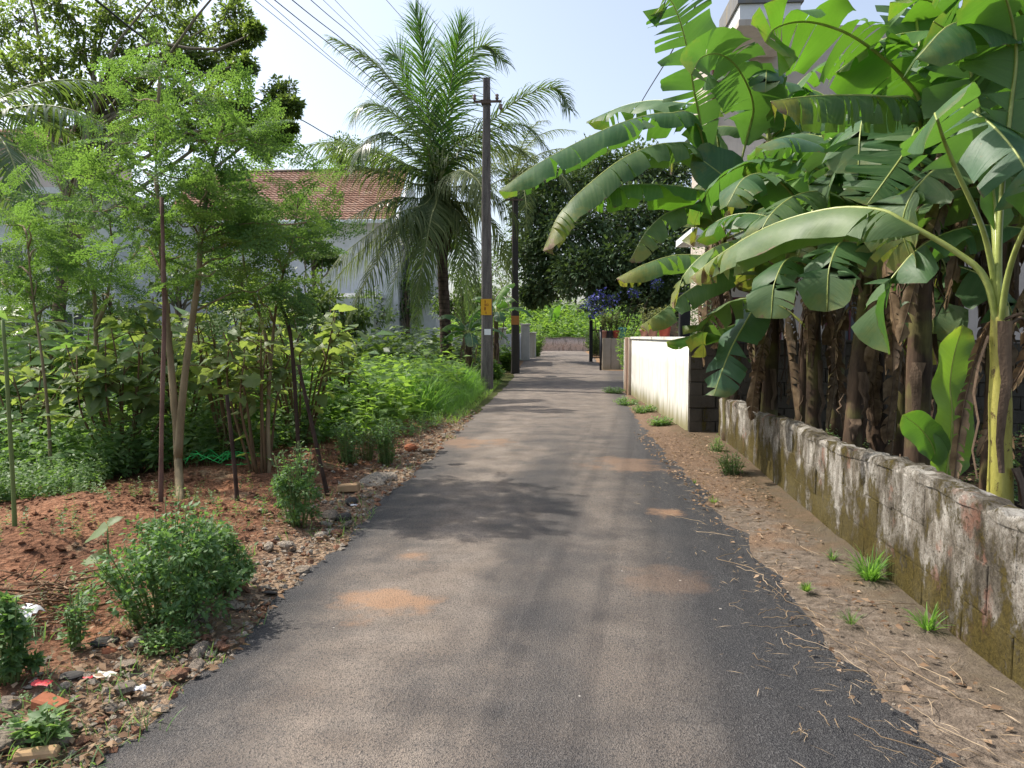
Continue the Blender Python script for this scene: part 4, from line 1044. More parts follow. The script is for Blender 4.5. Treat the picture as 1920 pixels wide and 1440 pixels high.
F_ = [  # upright young fronds
    (fp((806, 250, 25), (797, 150, 24.9), (788, 70, 24.8), (779, 18, 24.8)), 'palmfresh', .16, .12, (.1, 1, .1), .75),
    (fp((828, 255, 25), (845, 160, 24.9), (858, 90, 24.8), (866, 38, 24.8)), 'palmfresh', .16, .12, (-.1, 1, .1), .75),
    (fp((838, 240, 25.1), (868, 140, 25.4), (905, 85, 25.8), (948, 118, 26)), 'palm', .16, .3, (-.3, .8, .6), 1),
    (fp((810, 240, 25.3), (765, 170, 25.6), (748, 110, 25.8), (728, 100, 26.2)), 'palmfresh', .2, .3, (.3, .8, .5), .9),
    (fp((800, 250, 25.1), (745, 165, 25.3), (690, 110, 25.4), (622, 72, 25.4)), 'palm', .2, .4, (.5, .5, .8), 1),
    (fp((797, 270, 24.6), (740, 215, 24), (690, 195, 23.6), (660, 225, 23.3)), 'palm', .2, .4, (.4, .3, .9), 1),
    (fp((780, 290, 24.5), (730, 250, 23.8), (690, 262, 23.3), (668, 300, 23)), 'palm', .2, .5, (.3, .2, 1), 1),
    (fp((845, 280, 25), (905, 240, 25), (975, 185, 25), (1040, 165, 25), (1068, 205, 25)), 'palm', .2, .4, (-.4, .5, .8), 1),
    (fp((850, 295, 24.7), (920, 245, 24.2), (985, 235, 23.8), (1032, 285, 23.5)), 'palm', .2, .5, (-.3, .3, .9), 1),
    (fp((845, 305, 25.5), (910, 280, 26), (960, 272, 26.3), (1000, 300, 26.6)), 'palmold', .2, .5, (-.2, -.1, 1), 1),
    (fp((790, 320, 24.8), (740, 300, 24.5), (665, 272, 24.2), (590, 270, 24), (548, 300, 23.8)), 'palm', .2, .5, (.2, .2, 1), 1),
    (fp((780, 345, 24.4), (715, 322, 23.8), (650, 312, 23.3), (570, 330, 22.8)), 'palmold', .2, .6, (.1, .2, 1), 1),
    (fp((845, 325, 24), (870, 320, 23.2), (900, 345, 22.6), (905, 395, 22.2)), 'palmold', .2, .7, (-.2, -.3, 1), 1),
    (fp((795, 370, 24.4), (740, 372, 24), (680, 395, 23.6), (610, 440, 23.2)), 'palm', .2, .9, (.1, .2, 1), 1),
    (fp((805, 385, 24.6), (760, 405, 24.2), (700, 450, 23.8), (650, 500, 23.5), (605, 560, 23.2)), 'palmold', .2, .9, (.2, .3, 1), 1),
    (fp((810, 380, 24.2), (775, 400, 23.4), (725, 460, 22.7), (680, 540, 22.2), (650, 600, 22)), 'palmold', .2, .9, (.3, .1, 1), 1),
    (fp((845, 375, 25), (885, 385, 25.2), (930, 430, 25.4), (955, 510, 25.6)), 'palmold', .2, .8, (-.2, .2, 1), 1),
    (fp((830, 385, 25.6), (850, 430, 26.2), (862, 500, 26.5), (868, 600, 26.6)), 'palm', .2, .8, (0, 1, .4), 1),
    (fp((815, 390, 25.4), (800, 440, 25.8), (790, 520, 26), (780, 620, 26)), 'palm', .2, .8, (0, 1, .4), 1),
    (fp((818, 380, 24), (808, 410, 23.3), (795, 480, 22.9), (778, 560, 22.7)), 'palmold', .2, .9, (.1, -.5, .8), 1),
    (fp((806, 390, 24.6), (770, 440, 24.3), (742, 520, 24.1), (728, 600, 24)), 'palm', .2, 1.0, (.5, .3, .8), 1),
    (fp((800, 380, 24.0), (745, 400, 23.2), (690, 440, 22.6), (640, 480, 22.2), (610, 520, 22)), 'palmold', .2, 1.0, (.2, .1, 1), 1),
    (fp((840, 385, 24.6), (862, 400, 24.4), (885, 450, 24.2), (893, 530, 24.1)), 'palmold', .2, 1.0, (-.4, .2, .9), 1),
    (fp((838, 390, 25.4), (858, 430, 25.6), (872, 500, 25.7), (880, 580, 25.8)), 'palm', .2, 1.0, (-.4, .4, .8), 1),
    (fp((780, 320, 25.4), (720, 285, 25.6), (650, 285, 25.8), (585, 310, 26)), 'palm', .2, .7, (.1, .3, 1), 1),
    (fp((845, 350, 24.6), (900, 350, 24.4), (950, 385, 24.3), (985, 440, 24.2)), 'palmold', .2, .8, (-.2, .2, 1), 1),
    (fp((826, 240, 25.8), (835, 150, 26.6), (830, 90, 27.6), (810, 70, 28.6)), 'palmfresh', .2, .3, (0, -.8, .6), 1),
]
for cp, mt, t0, dr, nh, spv in F_: frond(palm, cp, 1.18, 118, mt, t0, dr * 1.9 + (.12 if mt == 'palmfresh' else 0), nh, spv)
m = MB(); rr = []
for i in range(26):
    a = R.random() * 6.28; d = np.array([math.cos(a), math.sin(a), 0]); m.tube([pt - UP * .15 + d * .1, pt + UP * .35 + d * .22, pt + UP * R.uniform(.7, 1.3) + d * R.uniform(.25, .5)], [.05, .035, .01], 6)
m.obj('petiole_bases', M['rachis'], palm)

def simple_palm(name, base, topz, label, n, LL, seed, mat='palm', FL=4.5, droop=.6, rise=(1.3, -.3), r=.16):
    b = np.asarray(base, float); t = thing(name, b, label, 'palm tree'); tp = np.array([b[0], b[1], topz])
    m = MB(); m.tube(cat_rom([b - UP * .2, b + [0, 0, (topz - b[2]) * .5], tp], 14), np.linspace(r, r * .75, 14), 12); m.obj('trunk', M['palmbark'], t)
    for i in range(n):
        az = i * 2.4 + seed; h = np.array([math.cos(az), math.sin(az), 0]); a = rise[0] + (rise[1] - rise[0]) * i / n; p = tp.copy(); cp = [p - UP * .1]
        for k in range(5):
            p = p + FL / 5 * (h * math.cos(a) + UP * math.sin(a)); cp.append(p.copy()); a -= .32
        frond(t, cp, LL, 60, mat, .12, droop, UP - h * .4 + 1e-3)
    return t
q = P(1010, 350, 36); simple_palm('coconut_palm', (P(965, 600, 36)[0], 36, .25), P(965, 330, 36)[2], 'paler coconut palm further back, half hidden behind the poles', 16, .8, .4, 'palmold', 4.2)
q = P(-70, 210, 13); simple_palm('coconut_palm', (q[0], 13, 0), q[2] - .4, 'coconut palm at the far left edge with dark drooping fronds entering the view', 15, .8, 2.0, 'palm', 3.6, .9, (1.1, -.2))
q = P(-30, 470, 11); simple_palm('young_palm', (P(-20, 600, 15)[0], 15, 0), 1.2, 'young low palm at the left edge under the dark fronds', 9, .5, 1.0, 'palm', 2.2, .5, (1.3, .4), .1)

# ================================================================== TREES
def limb(m, a, b, r0, r1, wob=.08, n=8, up=.2):
    a, b = np.asarray(a, float), np.asarray(b, float); L = np.linalg.norm(b - a)
    p = cat_rom([a, a * .6 + b * .4 + R.normal(0, wob * L, 3) * [1, 1, .5] + UP * up * L * .3, a * .25 + b * .75 + R.normal(0, wob * L * .6, 3), b], n)
    m.tube(p, np.linspace(r0, r1, n), 6); return p

def crown_leaves(m, c, rc, nsub, nleaf, size, T, F, flat=.8, subr=.3):
    """rosettes of leaves through a clump's volume"""
    d = rdir(nsub); sub = c + d * rc * (R.random((nsub, 1)) ** .45) * [1, 1, flat]
    sub = np.repeat(sub, nleaf, 0); od = rdir(len(sub)); off = od * (R.random((len(sub), 1)) ** .5) * subr * rc
    pos = sub + off; dd = nrm(od + .5 * nrm(pos - c) + np.array([0, 0, -.15]))
    up = UP + R.normal(0, .45, (len(pos), 3)); rn = np.clip(R.normal(.5, .22, len(pos)) + np.repeat(R.normal(0, .12, nsub), nleaf), 0, 1)
    m.scatter(T, F, pos, dd, up, size * R.uniform(.7, 1.25, len(pos)), rn); return sub[::nleaf]

def tree(name, base, trunk, r0, clumps, leaf, label, cat='tree', mat='jack', bark='bark', nsub=14, nleaf=12, subr=.28, T=T_LEAF, F=F_LEAF, group=None, lr=.05, fork=(.35, 1.0)):
    t = thing(name, base, label, cat, group); m = MB(); tp = cat_rom(trunk, 16); m.tube(tp, np.linspace(r0, r0 * .45, 16), 10); m.obj('trunk', M[bark], t)
    lm, fm = MB(), MB()
    for c, rc in clumps:
        c = np.asarray(c, float); k = int(15 * R.uniform(*fork)); k = min(k, max(3, int(np.argmin(np.abs(tp[:, 2] - (c[2] - rc * 1.2))))))
        limb(lm, tp[k], c, lr, lr * .25)
        sub = crown_leaves(fm, c, rc, nsub, nleaf, leaf, T, F, subr=subr)
        for q in sub[::3]: limb(lm, c, q, lr * .22, lr * .08, .05, 4)
    lm.obj('limbs', M['limb' if bark == 'bark' else bark], t)['kind'] = 'stuff'; o = fm.obj('crown', M[mat], t); o['kind'] = 'stuff'
    return t

# tall jackfruit-like tree, upper left
YJ = 18.5
cl = []
for px, py, rpx in ((40, 40, 62), (120, 20, 60), (205, 25, 60), (290, 30, 55), (355, 55, 45), (395, 120, 48), (350, 110, 45), (440, 25, 40), (425, 75, 40), (460, 65, 30), (430, 140, 42), (300, 110, 55), (230, 100, 55), (150, 95, 58), (75, 110, 55), (20, 130, 50), (120, 170, 55), (195, 180, 50), (260, 185, 45), (330, 180, 48), (385, 190, 45), (445, 195, 38), (525, 175, 34), (545, 200, 24), (520, 225, 34), (480, 230, 34), (540, 240, 18), (430, 245, 40), (370, 250, 42), (490, 275, 30), (525, 262, 22), (300, 250, 45), (220, 260, 45), (150, 250, 45), (80, 220, 45), (-40, 60, 60), (-60, 180, 60), (40, -60, 70), (180, -70, 70), (320, -40, 60), (430, -40, 40), (460, 120, 24), (478, 60, 18)):
    Y = YJ + R.uniform(-1.6, 1.8); cl.append((P(px, py, Y), rpx / 1440 * Y * .92))
b = P(108, 740, YJ)
tree('tall_tree', (b[0], YJ, 0), [[b[0], YJ, -.2], P(105, 640, YJ), P(118, 520, YJ), P(128, 430, YJ), P(150, 300, YJ), P(185, 200, YJ), P(210, 120, YJ)], .18, cl, .125, 'tall dark leaved tree filling the upper left sky with clusters of glossy leaves', mat='jack', nsub=54, nleaf=15, subr=.19, lr=.06)
# dark arching tree beyond the white wall
YM = 36
cl = []
for px, py, rpx, Y in ((1010, 400, 55, 36), (1000, 470, 55, 36), (1060, 350, 60, 37), (1120, 320, 60, 38), (1190, 320, 60, 38), (1260, 330, 60, 38), (1060, 440, 65, 35), (1130, 410, 70, 35), (1200, 400, 70, 36), (1270, 410, 70, 36), (1030, 525, 48, 36), (1090, 510, 55, 34), (1150, 490, 60, 34), (1220, 480, 60, 34), (1290, 490, 60, 35), (1200, 545, 48, 34), (1260, 560, 48, 34), (1000, 555, 24, 37), (1140, 545, 34, 35), (1325, 440, 60, 38), (985, 350, 40, 38)):
    cl.append((P(px, py, Y), rpx / 1440 * Y))
b = P(1215, 690, 36)
tree('dark_spreading_tree', (b[0], 36, .3), [[b[0], 36, .1], P(1212, 560, 36), P(1195, 470, 36), P(1170, 380, 37), P(1150, 320, 37)], .28, cl, .23, 'dark dense spreading tree arching over the far part of the lane', mat='mango', nsub=150, nleaf=15, subr=.3, lr=.07)
# background trees behind the garden
bgspec = [(60, 560, 24, 95, 3.4, 'bushy tree behind the left field beside the pale house'), (205, 575, 23, 85, 3.0, 'second bushy tree behind the left field, right of the tall trunk'), (330, 520, 24, 90, 4.2, 'leafy tree screening the lower part of the tiled house'), (450, 530, 26, 85, 4.2, 'bright bushy tree under the left end of the tiled roof'), (560, 560, 24, 70, 3.0, 'small round tree below the tiled roof eave'), (640, 590, 24, 60, 1.9, 'low bushy tree under the white house wall, left of the palm fronds'), (585, 480, 27, 45, 3.6, 'narrow leafy tree beside the left end of the visible white wall'), (690, 580, 31, 60, 2.6, 'dark shrub like tree between the tiled house and palm'), (760, 560, 34, 70, 3.2, 'shaded tree right behind the coconut palm trunk'), (865, 560, 30, 60, 2.4, 'dark shaded tree between the palm trunk and the first pole'), (905, 540, 40, 90, 4.6, 'hazy pale green tree behind the palm and pole'), (960, 470, 46, 80, 7.2, 'tall hazy tree at the lane end behind the poles'), (640, 290, 44, 40, 10.4, 'distant tree whose top shows above the tiled roof ridge'), (700, 320, 48, 60, 10.0, 'second distant tree peeking above the roof, nearer to the palm'), (500, 330, 46, 60, 10.4, 'distant tree over the left part of the roof ridge')]
for px, py, Y, rpx, h, lb in bgspec:
    c = P(px, py, Y); rr = rpx / 1440 * Y; cl = []
    for i in range(9):
        d = rdir(1)[0]; cl.append((c + d * rr * [1, .8, .7] * R.uniform(.4, .9), rr * R.uniform(.35, .55)))
    g = float(gz(Y)); tree('background_tree', (c[0], Y, g), [[c[0], Y, g - .1], [c[0] + .1, Y, (g + c[2]) / 2], [c[0], Y, c[2] + rr * .3]], .13, cl, .16, lb, mat='bg', nsub=15, nleaf=12, subr=.4, lr=.04)

# ------------------------------------------------------------------ moringa trees with feathery sprays
def spray_template(n_p=9, seed=0):
    """one feathery compound leaf: pinnae along a stalk, leaflets along each pinna"""
    g = np.random.default_rng(seed); pos, d = [], []
    for i in range(n_p):
        f = .25 + .75 * i / (n_p - 1); L = .42 * (1 - .65 * f) + .08
        for sg in (-1, 1):
            a = 1.0 - .35 * f; dr = np.array([sg * math.sin(a), math.cos(a), 0])
            for j in range(7):
                q = (j + 1) / 7; o = np.array([0, f, 0]) + dr * L * q + np.array([0, 0, -.18 * q * q * L - .2 * f * f]); nn = np.array([dr[1], -dr[0], 0])
                for s2 in ((-1, 1) if j < 6 else (0,)):
                    pos.append(o + g.normal(0, .008, 3)); d.append(nrm(dr * .5 + nn * s2 * .85 + g.normal(0, .12, 3)))
    return np.array(pos), np.array(d)
def build_spray(seed):
    pos, d = spray_template(9, seed); m = MB(); m.scatter(T_ROUND, F_ROUND, pos, d, UP + R.normal(0, .45, (len(pos), 3)), .050 * R.uniform(.8, 1.2, len(pos)))
    V = np.concatenate(m.V); F = m.F
    st = np.array([[-.006, 0, 0], [.006, 0, 0], [.002, 1, -.2], [-.002, 1, -.2]]); off = len(V)
    return np.vstack([V, st]), [np.concatenate(F), np.array([[0, 1, 2, 3]]) + off]
SPR = [build_spray(i) for i in range(4)]
def moringa(base, stems, tips, label, nspray, size=(.28, .52), rr=.3, sm=.03, group=None):
    t = thing('moringa_tree', base, label, 'tree', group); m = MB(); paths = []
    for s_ in stems:
        p = cat_rom(s_, 20); m.tube(p, np.linspace(sm, sm * .35, 20), 8); paths.append(p)
    m.obj('trunk', M['moringabark'], t); lm, fm = MB(), MB()
    for tip in tips:
        tip = np.asarray(tip, float); best = min(((np.linalg.norm(p[k] - tip) + (2 if p[k][2] > tip[2] - .1 else 0) + (1 if k < 6 else 0), pi, k) for pi, p in enumerate(paths) for k in range(4, 20)), key=lambda z: z[0])
        a = paths[best[1]][best[2]]; br = limb(lm, a, tip, .012, .004, .06, 8, .3)
        for k in range(nspray):
            f = R.uniform(.35, 1.05); q = br[min(7, int(f * 7))] + R.normal(0, .04, 3); az = R.random() * 6.28; el = R.uniform(-.75, .9)
            d = np.array([[math.cos(az) * math.cos(el), math.sin(az) * math.cos(el), math.sin(el)]]); T_, F__ = SPR[R.integers(4)]
            fm.scatter(T_, F__, q[None], d, UP + R.normal(0, .6, (1, 3)), R.uniform(*size), np.clip(R.normal(.5, .25, 1), 0, 1))
    lm.obj('branches', M['moringabark'], t)['kind'] = 'stuff'; o = fm.obj('foliage', M['moringa'], t); o['kind'] = 'stuff'; return t
def spread(lst): return [P(px + R.normal(0, 14), py + R.normal(0, 12), Y + R.normal(0, .45)) for px, py, Y in lst]
YO = 7.05
tips = spread([(300, 120, 7.2), (255, 165, 7.2), (350, 190, 7.1), (400, 215, 7.2), (450, 235, 7.3), (290, 215, 7.0), (240, 250, 7.1), (200, 290, 7.2), (345, 265, 7.0), (400, 290, 7.0), (460, 285, 7.2), (510, 300, 7.3), (270, 310, 6.9), (220, 350, 7.0), (170, 380, 7.1), (320, 330, 6.8), (375, 350, 6.9), (430, 345, 7.0), (490, 360, 7.1), (540, 390, 7.3), (580, 420, 7.4), (350, 410, 6.8), (290, 400, 6.9), (410, 420, 6.8), (470, 430, 7.0), (525, 450, 7.1), (240, 420, 7.0), (330, 470, 7.1), (390, 480, 7.3), (570, 460, 7.5), (440, 490, 7.2), (500, 500, 7.3), (260, 480, 7.3), (600, 400, 7.5), (575, 510, 7.5), (615, 455, 7.6), (540, 545, 7.3), (480, 560, 7.2), (420, 555, 7.0), (350, 550, 6.9), (255, 550, 7.1), (590, 360, 7.5), (300, 90, 7.2), (330, 140, 7.2)])
b = G(338, 940)
moringa(b, [[b - UP * .1, P(334, 860, YO), P(322, 700, YO), P(312, 590, YO), P(300, 430, YO), P(292, 300, YO), P(300, 140, YO)],
            [P(334, 860, YO), P(340, 770, YO), P(352, 660, YO), P(372, 520, YO), P(378, 430, YO), P(400, 300, YO), P(420, 230, YO)]], tips[:33], 'feathery moringa tree with a pale forked trunk in the dug red soil', 8, sm=.042)
b = G(505, 880); Yb = float(b[1])
moringa(b, [[b - UP * .1, P(503, 780, Yb), P(508, 680, Yb), P(520, 560, Yb), P(548, 450, Yb), P(560, 370, Yb)], [P(508, 680, Yb), P(490, 600, Yb), P(462, 520, Yb), P(452, 440, Yb)]], [P(px + R.normal(0, 12), py + R.normal(0, 12), Yb + R.normal(0, .4)) for px, py in ((600, 400), (575, 510), (615, 455), (540, 545), (480, 560), (590, 360), (545, 420), (560, 470), (520, 500), (500, 440), (460, 470), (470, 410), (520, 380), (440, 540))], 'slender moringa sapling between the forked tree and the palm', 6, sm=.024)
b = G(95, 900); Yb = float(b[1])
moringa(b, [[b - UP * .1, P(92, 800, Yb), P(80, 680, Yb), P(62, 560, Yb), P(50, 440, Yb)]], [P(px + R.normal(0, 12), py + R.normal(0, 12), Yb + R.normal(0, .4)) for px, py in ((20, 430), (60, 400), (100, 450), (40, 500), (90, 520), (130, 560), (10, 540))], 'thin moringa sapling near the left edge of the field', 9, (.22, .4), sm=.02)
tips = spread([(60, 290, 9), (110, 320, 8.8), (30, 350, 9), (150, 340, 8.9), (90, 390, 8.7), (180, 420, 8.8), (40, 420, 9), (130, 450, 8.8), (215, 470, 8.9), (170, 500, 8.8), (230, 540, 9), (20, 300, 9.2), (70, 470, 9.0)])
b = G(172, 830); b = np.array([P(172, 700, 9)[0], 9.0, 0.0])
moringa(b, [[b - UP * .1, P(180, 640, 9), P(172, 520, 9), P(140, 420, 9), P(100, 320, 9)], [P(178, 620, 9), P(200, 560, 9), P(212, 480, 9)]], tips, 'second feathery moringa tree further left, with yellow green sprays', 9, (.28, .5), sm=.03)

# ------------------------------------------------------------------ stakes in the garden
def stake(pts, r, mat, label, nm='stake'):
    b = np.asarray(pts[0], float); m = MB(); p = cat_rom(pts, 12); m.tube(p, np.linspace(r, r * .75, 12) * (1 + .08 * np.sin(np.arange(12) * 1.9)), 8); o = m.obj(nm, M[mat]); return tag(o, label, 'stake')
b = G(301, 942); stake([b - UP * .1, P(303, 800, b[1]), P(308, 600, b[1]), P(306, 480, b[1]), P(303, 370, b[1])], .021, 'stick', 'tall straight brown stake standing just left of the forked trunk')
b = G(563, 892); stake([b - UP * .1, P(556, 780, b[1]), P(548, 660, b[1]), P(538, 600, b[1]), P(511, 538, b[1])], .024, 'wood', 'dark kinked stake leaning left at its top, near the road')
b = G(618, 928); stake([b - UP * .1, P(590, 820, b[1]), P(572, 740, b[1]), P(560, 684, b[1])], .021, 'wood', 'dark stake leaning against the kinked one, close to the road')
b = G(446, 940); stake([b - UP * .1, P(440, 880, b[1]), P(434, 820, b[1]), P(425, 740, b[1])], .022, 'wood', 'short black stake in the red soil between shrub and trunk')
b = G(660, 790); stake([b - UP * .1, P(661, 760, b[1]), P(659, 735, b[1]), P(660, 706, b[1])], .02, 'wood', 'thin dark stake among the bean plants')
b = G(690, 800); stake([b - UP * .1, P(691, 770, b[1]), P(690, 745, b[1]), P(690, 718, b[1])], .024, 'wood', 'second dark stake among the bean plants, nearer the road')
b = G(28, 990); stake([b - UP * .1, P(24, 900, b[1]), P(17, 780, b[1]), P(12, 690, b[1]), P(5, 600, b[1])], .016, 'stalk', 'thin greenish pole at the left edge of the field')

# ------------------------------------------------------------------ broad leaved garden shrubs (each leaf its own object)
def broad_leaf_mesh(seed, lob=3):
    g = np.random.default_rng(seed); n = 9; t = np.linspace(0, 1, n); w = .36 * np.sin(math.pi * t ** .75) ** .8 * (1 + .16 * np.sin(t * lob * 6.28)); w[0] = .01; w[-1] = .005
    cv = -.35 * t ** 2 * g.uniform(.5, 1.3); m = MB(); Pt = np.zeros((n, 5, 3))
    for j, v in enumerate((-1, -.5, 0, .5, 1)):
        Pt[:, j, 0] = v * w; Pt[:, j, 1] = t - .12 * abs(v) * np.sin(t * 3.1); Pt[:, j, 2] = cv + .12 * abs(v) * w * 2 + g.normal(0, .012, n)
    lp = np.zeros((n, 5, 3)); lp[:, :, 2] = g.random(); m.grid(Pt, lp.reshape(-1, 3)); return m.mesh('leaf', M['sol'])
BL = [broad_leaf_mesh(i) for i in range(9)]
def place(o, pos, d, up, sc):
    d = nrm(np.asarray(d, float)); s_ = nrm(np.cross(d, up)); n_ = np.cross(s_, d)
    from mathutils import Matrix
    o.matrix_local = Matrix(((s_[0] * sc, d[0] * sc, n_[0] * sc, pos[0]), (s_[1] * sc, d[1] * sc, n_[1] * sc, pos[1]), (s_[2] * sc, d[2] * sc, n_[2] * sc, pos[2]), (0, 0, 0, 1)))
def broad_shrub(base, h, spreadr, nstem, nleaf, size, label, stem_mat='brownstalk', zlo=.12, name='broad_leaved_shrub'):
    b = np.asarray(base, float); t = thing(name, b, label, 'shrub'); m = MB(); ps = []
    for i in range(nstem):
        a = R.random() * 6.28; rr = spreadr * R.uniform(.3, 1); tip = b + [math.cos(a) * rr, math.sin(a) * rr, h * R.uniform(.7, 1.05)]; o = b + [math.cos(a) * .08, math.sin(a) * .08, -.05]
        p = cat_rom([o, o * .5 + tip * .5 + R.normal(0, .06, 3) + [0, 0, h * .1], tip], 10); m.tube(p, np.linspace(.016, .006, 10), 6); ps.append(p)
        for k in range(3):
            q = p[R.integers(4, 9)]; e = q + rdir(1, 0, .6)[0] * R.uniform(.15, .4); pp = cat_rom([q, (q + e) / 2 + UP * .04, e], 5); m.tube(pp, np.linspace(.007, .003, 5), 5); ps.append(np.vstack([pp, pp]))
    m.obj('stems', M[stem_mat], t)
    for i in range(nleaf):
        p = ps[R.integers(len(ps))]; k = R.integers(max(1, int(len(p) * zlo)), len(p)); d = rdir(1, -.5, .45)[0]; o = link('leaf', BL[R.integers(9)], t)
        place(o, p[k] + d * .05 - b, d, UP + R.normal(0, .35, 3), size * R.uniform(.55, 1.25))
    return t
def gb(px, Y): q = P(px, 700, Y); return np.array([q[0], Y, float(hz(q[0], Y))])
broad_shrub(gb(225, 8.2), 1.55, .75, 14, 280, .22, 'broad pale leaved shrub left of the forked trunk, white leaf undersides showing')
broad_shrub(gb(430, 8.6), 1.75, .7, 13, 260, .19, 'tall many stemmed broad leaved shrub between the brown stake and the kinked stake')
broad_shrub(gb(485, 7.9), 1.5, .45, 9, 150, .18, 'leggy shrub with bare dark stems directly left of the kinked stake')
broad_shrub(gb(560, 9.6), 1.9, .8, 13, 290, .19, 'broad leaved shrub behind the two dark stakes')
broad_shrub(gb(330, 9.4), 1.9, .8, 13, 290, .19, 'broad leaved shrub behind the forked moringa trunk')
broad_shrub(gb(120, 10.2), 1.7, .8, 11, 260, .22, 'broad leaved shrub in front of the tall ringed trunk')
broad_shrub(gb(40, 8.4), 1.1, .6, 6, 60, .20, 'low broad leaved shrub near the left edge of the field')
broad_shrub(gb(640, 12.0), 1.5, .7, 9, 200, .18, 'grey green broad leaved shrub at the front of the bean rows')
# two pale seedling leaves beside the round shrub
t = thing('seedling', G(205, 1095), 'seedling with two big pale green leaves left of the round shrub', 'plant')
b = np.array(t.location); m = MB(); m.tube([b - UP * .03, b + UP * .2, b + UP * .34], [.008, .006, .004], 6); m.obj('stem', M['stalk'], t)
for dz, d, s_ in ((.33, (-.9, .1, -.25), .2), (.17, (-.95, -.2, -.05), .17), (.36, (.6, .3, .5), .1)):
    o = link('leaf', BL[2], t); place(o, [0, 0, dz], d, (0, -.5, .9), s_)

# ------------------------------------------------------------------ small shrubs by the road
def small_shrub(name, base, w, h, nstem, nleaf, leaf, label, mat='shrub', T=T_LEAF, F=F_LEAF, cat='shrub', tall=.0, clumps=0):
    b = np.asarray(base, float); t = thing(name, b, label, cat); sm, fm = MB(), MB()
    for i in range(nstem):
        a = R.random() * 6.28; rr = w * math.sqrt(R.random()); hh = h * (1 - (.5 - tall) * (rr / w) ** 2) * R.uniform(.7, 1.22); tip = b + [math.cos(a) * rr, math.sin(a) * rr, hh]; o = b + [math.cos(a) * rr * .4, math.sin(a) * rr * .4, -.02]
        p = cat_rom([o, (o + tip) / 2 + [0, 0, h * .06], tip], 8); sm.tube(p, np.linspace(.006, .002, 8), 5)
        f = R.uniform(.04, 1.0, nleaf); k = np.minimum(6, (f * 7).astype(int)); fr = (f * 7 - k)[:, None]; pos = p[k] * (1 - fr) + p[k + 1] * fr
        d = nrm(rdir(nleaf, -.25, .7)); pos = pos + d * R.uniform(.005, .05, (nleaf, 1))
        fm.scatter(T, F, pos, d, UP + R.normal(0, .35, (nleaf, 3)), leaf * R.uniform(.6, 1.3, nleaf), np.clip(R.normal(.4, .2, nleaf) + .3 * (f - .5), 0, 1))
    if clumps:
        for i in range(clumps):
            a = R.random() * 6.28; q = R.random() ** .6; zz = h * R.uniform(.12, 1.0) ** .8; rr = w * q * math.sqrt(max(.05, 1 - (zz / h - .3) ** 2 / .75)); rc = R.uniform(.12, .3) * w
            crown_leaves(fm, b + [math.cos(a) * rr, math.sin(a) * rr, zz * (1 - .25 * q)], rc, 8, 9, leaf, T, F, subr=.45)
    sm.obj('stems', M['stalk'], t)['kind'] = 'stuff'; o = fm.obj('foliage', M[mat], t); o['kind'] = 'stuff'; return t
b = G(315, 1165); small_shrub('round_shrub', b, .36, .60, 60, 40, .036, 'dense round green shrub in the foreground beside the road edge', clumps=46)
b2 = G(405, 1110); small_shrub('round_shrub', b2, .22, .40, 26, 26, .032, 'smaller leafy bush joined to the right side of the round shrub', clumps=34)
b = G(557, 985); small_shrub('upright_shrub', b, .2, .55, 26, 34, .032, 'upright dark green bush growing round the foot of the kinked stake', tall=.5, clumps=26)
b = G(18, 1275); small_shrub('leafy_weed', b, .10, .36, 12, 22, .04, 'leafy weed at the left edge below the rubbish heap', tall=.4, clumps=14)
b = G(142, 1215); small_shrub('leafy_weed', b, .055, .24, 12, 24, .032, 'narrow upright weed growing left of the round shrub', tall=.5)
b = G(310, 1215); small_shrub('leafy_weed', b, .17, .11, 30, 22, .028, 'low creeping weed in front of the two round rocks', 'herb')
b = G(90, 1390); small_shrub('leafy_weed', b, .09, .14, 14, 12, .05, 'broad leaf weed near the bottom left corner', 'herb')
b = G(725, 870); small_shrub('upright_shrub', b, .16, .45, 30, 34, .04, 'small upright bush at the road side beyond the leaning stake', tall=.5)
b = G(655, 868); small_shrub('upright_shrub', b, .2, .42, 26, 34, .04, 'small thin bush left of the roadside upright bush', tall=.5)
b = G(690, 862); small_shrub('upright_shrub', b, .14, .3, 16, 24, .035, 'low thin bush between the two roadside bushes', 'dull', tall=.4)

# tufts on the right verge
def tuft(px, py, n, h, w, label, mat='grass', z=.03):
    b = G(px, py); b[2] += z; m = MB(); a = R.random(n) * 6.28; el = R.uniform(.5, 1.45, n); d = np.stack([np.cos(a) * np.cos(el), np.sin(a) * np.cos(el), np.sin(el)], -1)
    m.scatter(T_BLADE * [w, 1, 1], F_BLADE, b + np.stack([np.cos(a), np.sin(a), a * 0], -1) * R.random((n, 1)) * h * .25, d, UP + R.normal(0, .2, (n, 3)), h * R.uniform(.5, 1.15, n)); return tag(m.obj('grass_tuft', M[mat]), label, 'grass tuft')
tuft(1630, 1095, 150, .20, 1.0, 'bushiest grass tuft leaning on the mossy wall foot')
tuft(1740, 1190, 70, .13, 1.6, 'bright green grass tuft by the wall foot, nearest to the camera')
tuft(1561, 1058, 45, .08, 1.8, 'small pale weed tuft left of the bushiest grass tuft', 'herb')
tuft(1512, 1118, 130, .055, 2.6, 'flat bright green weed patch at the asphalt edge', 'bean')
tuft(1338, 950, 60, .07, 2.2, 'small green weed on the dirt strip beside the orange stain', 'bean')
tuft(1595, 1180, 70, .09, 1.0, 'thin wispy weed in the middle of the concrete strip', 'herb')
tuft(1302, 912, 30, .05, 2.0, 'tiny weed at the road edge near the dead leaves', 'herb')
b = G(1372, 893); small_shrub('wall_weed', b, .16, .3, 34, 26, .028, 'feathery weed growing against the far end of the low wall', 'herb')
b = G(1345, 850); small_shrub('wall_weed', b, .1, .22, 16, 20, .028, 'little weed at the corner where the low wall begins', 'herb')
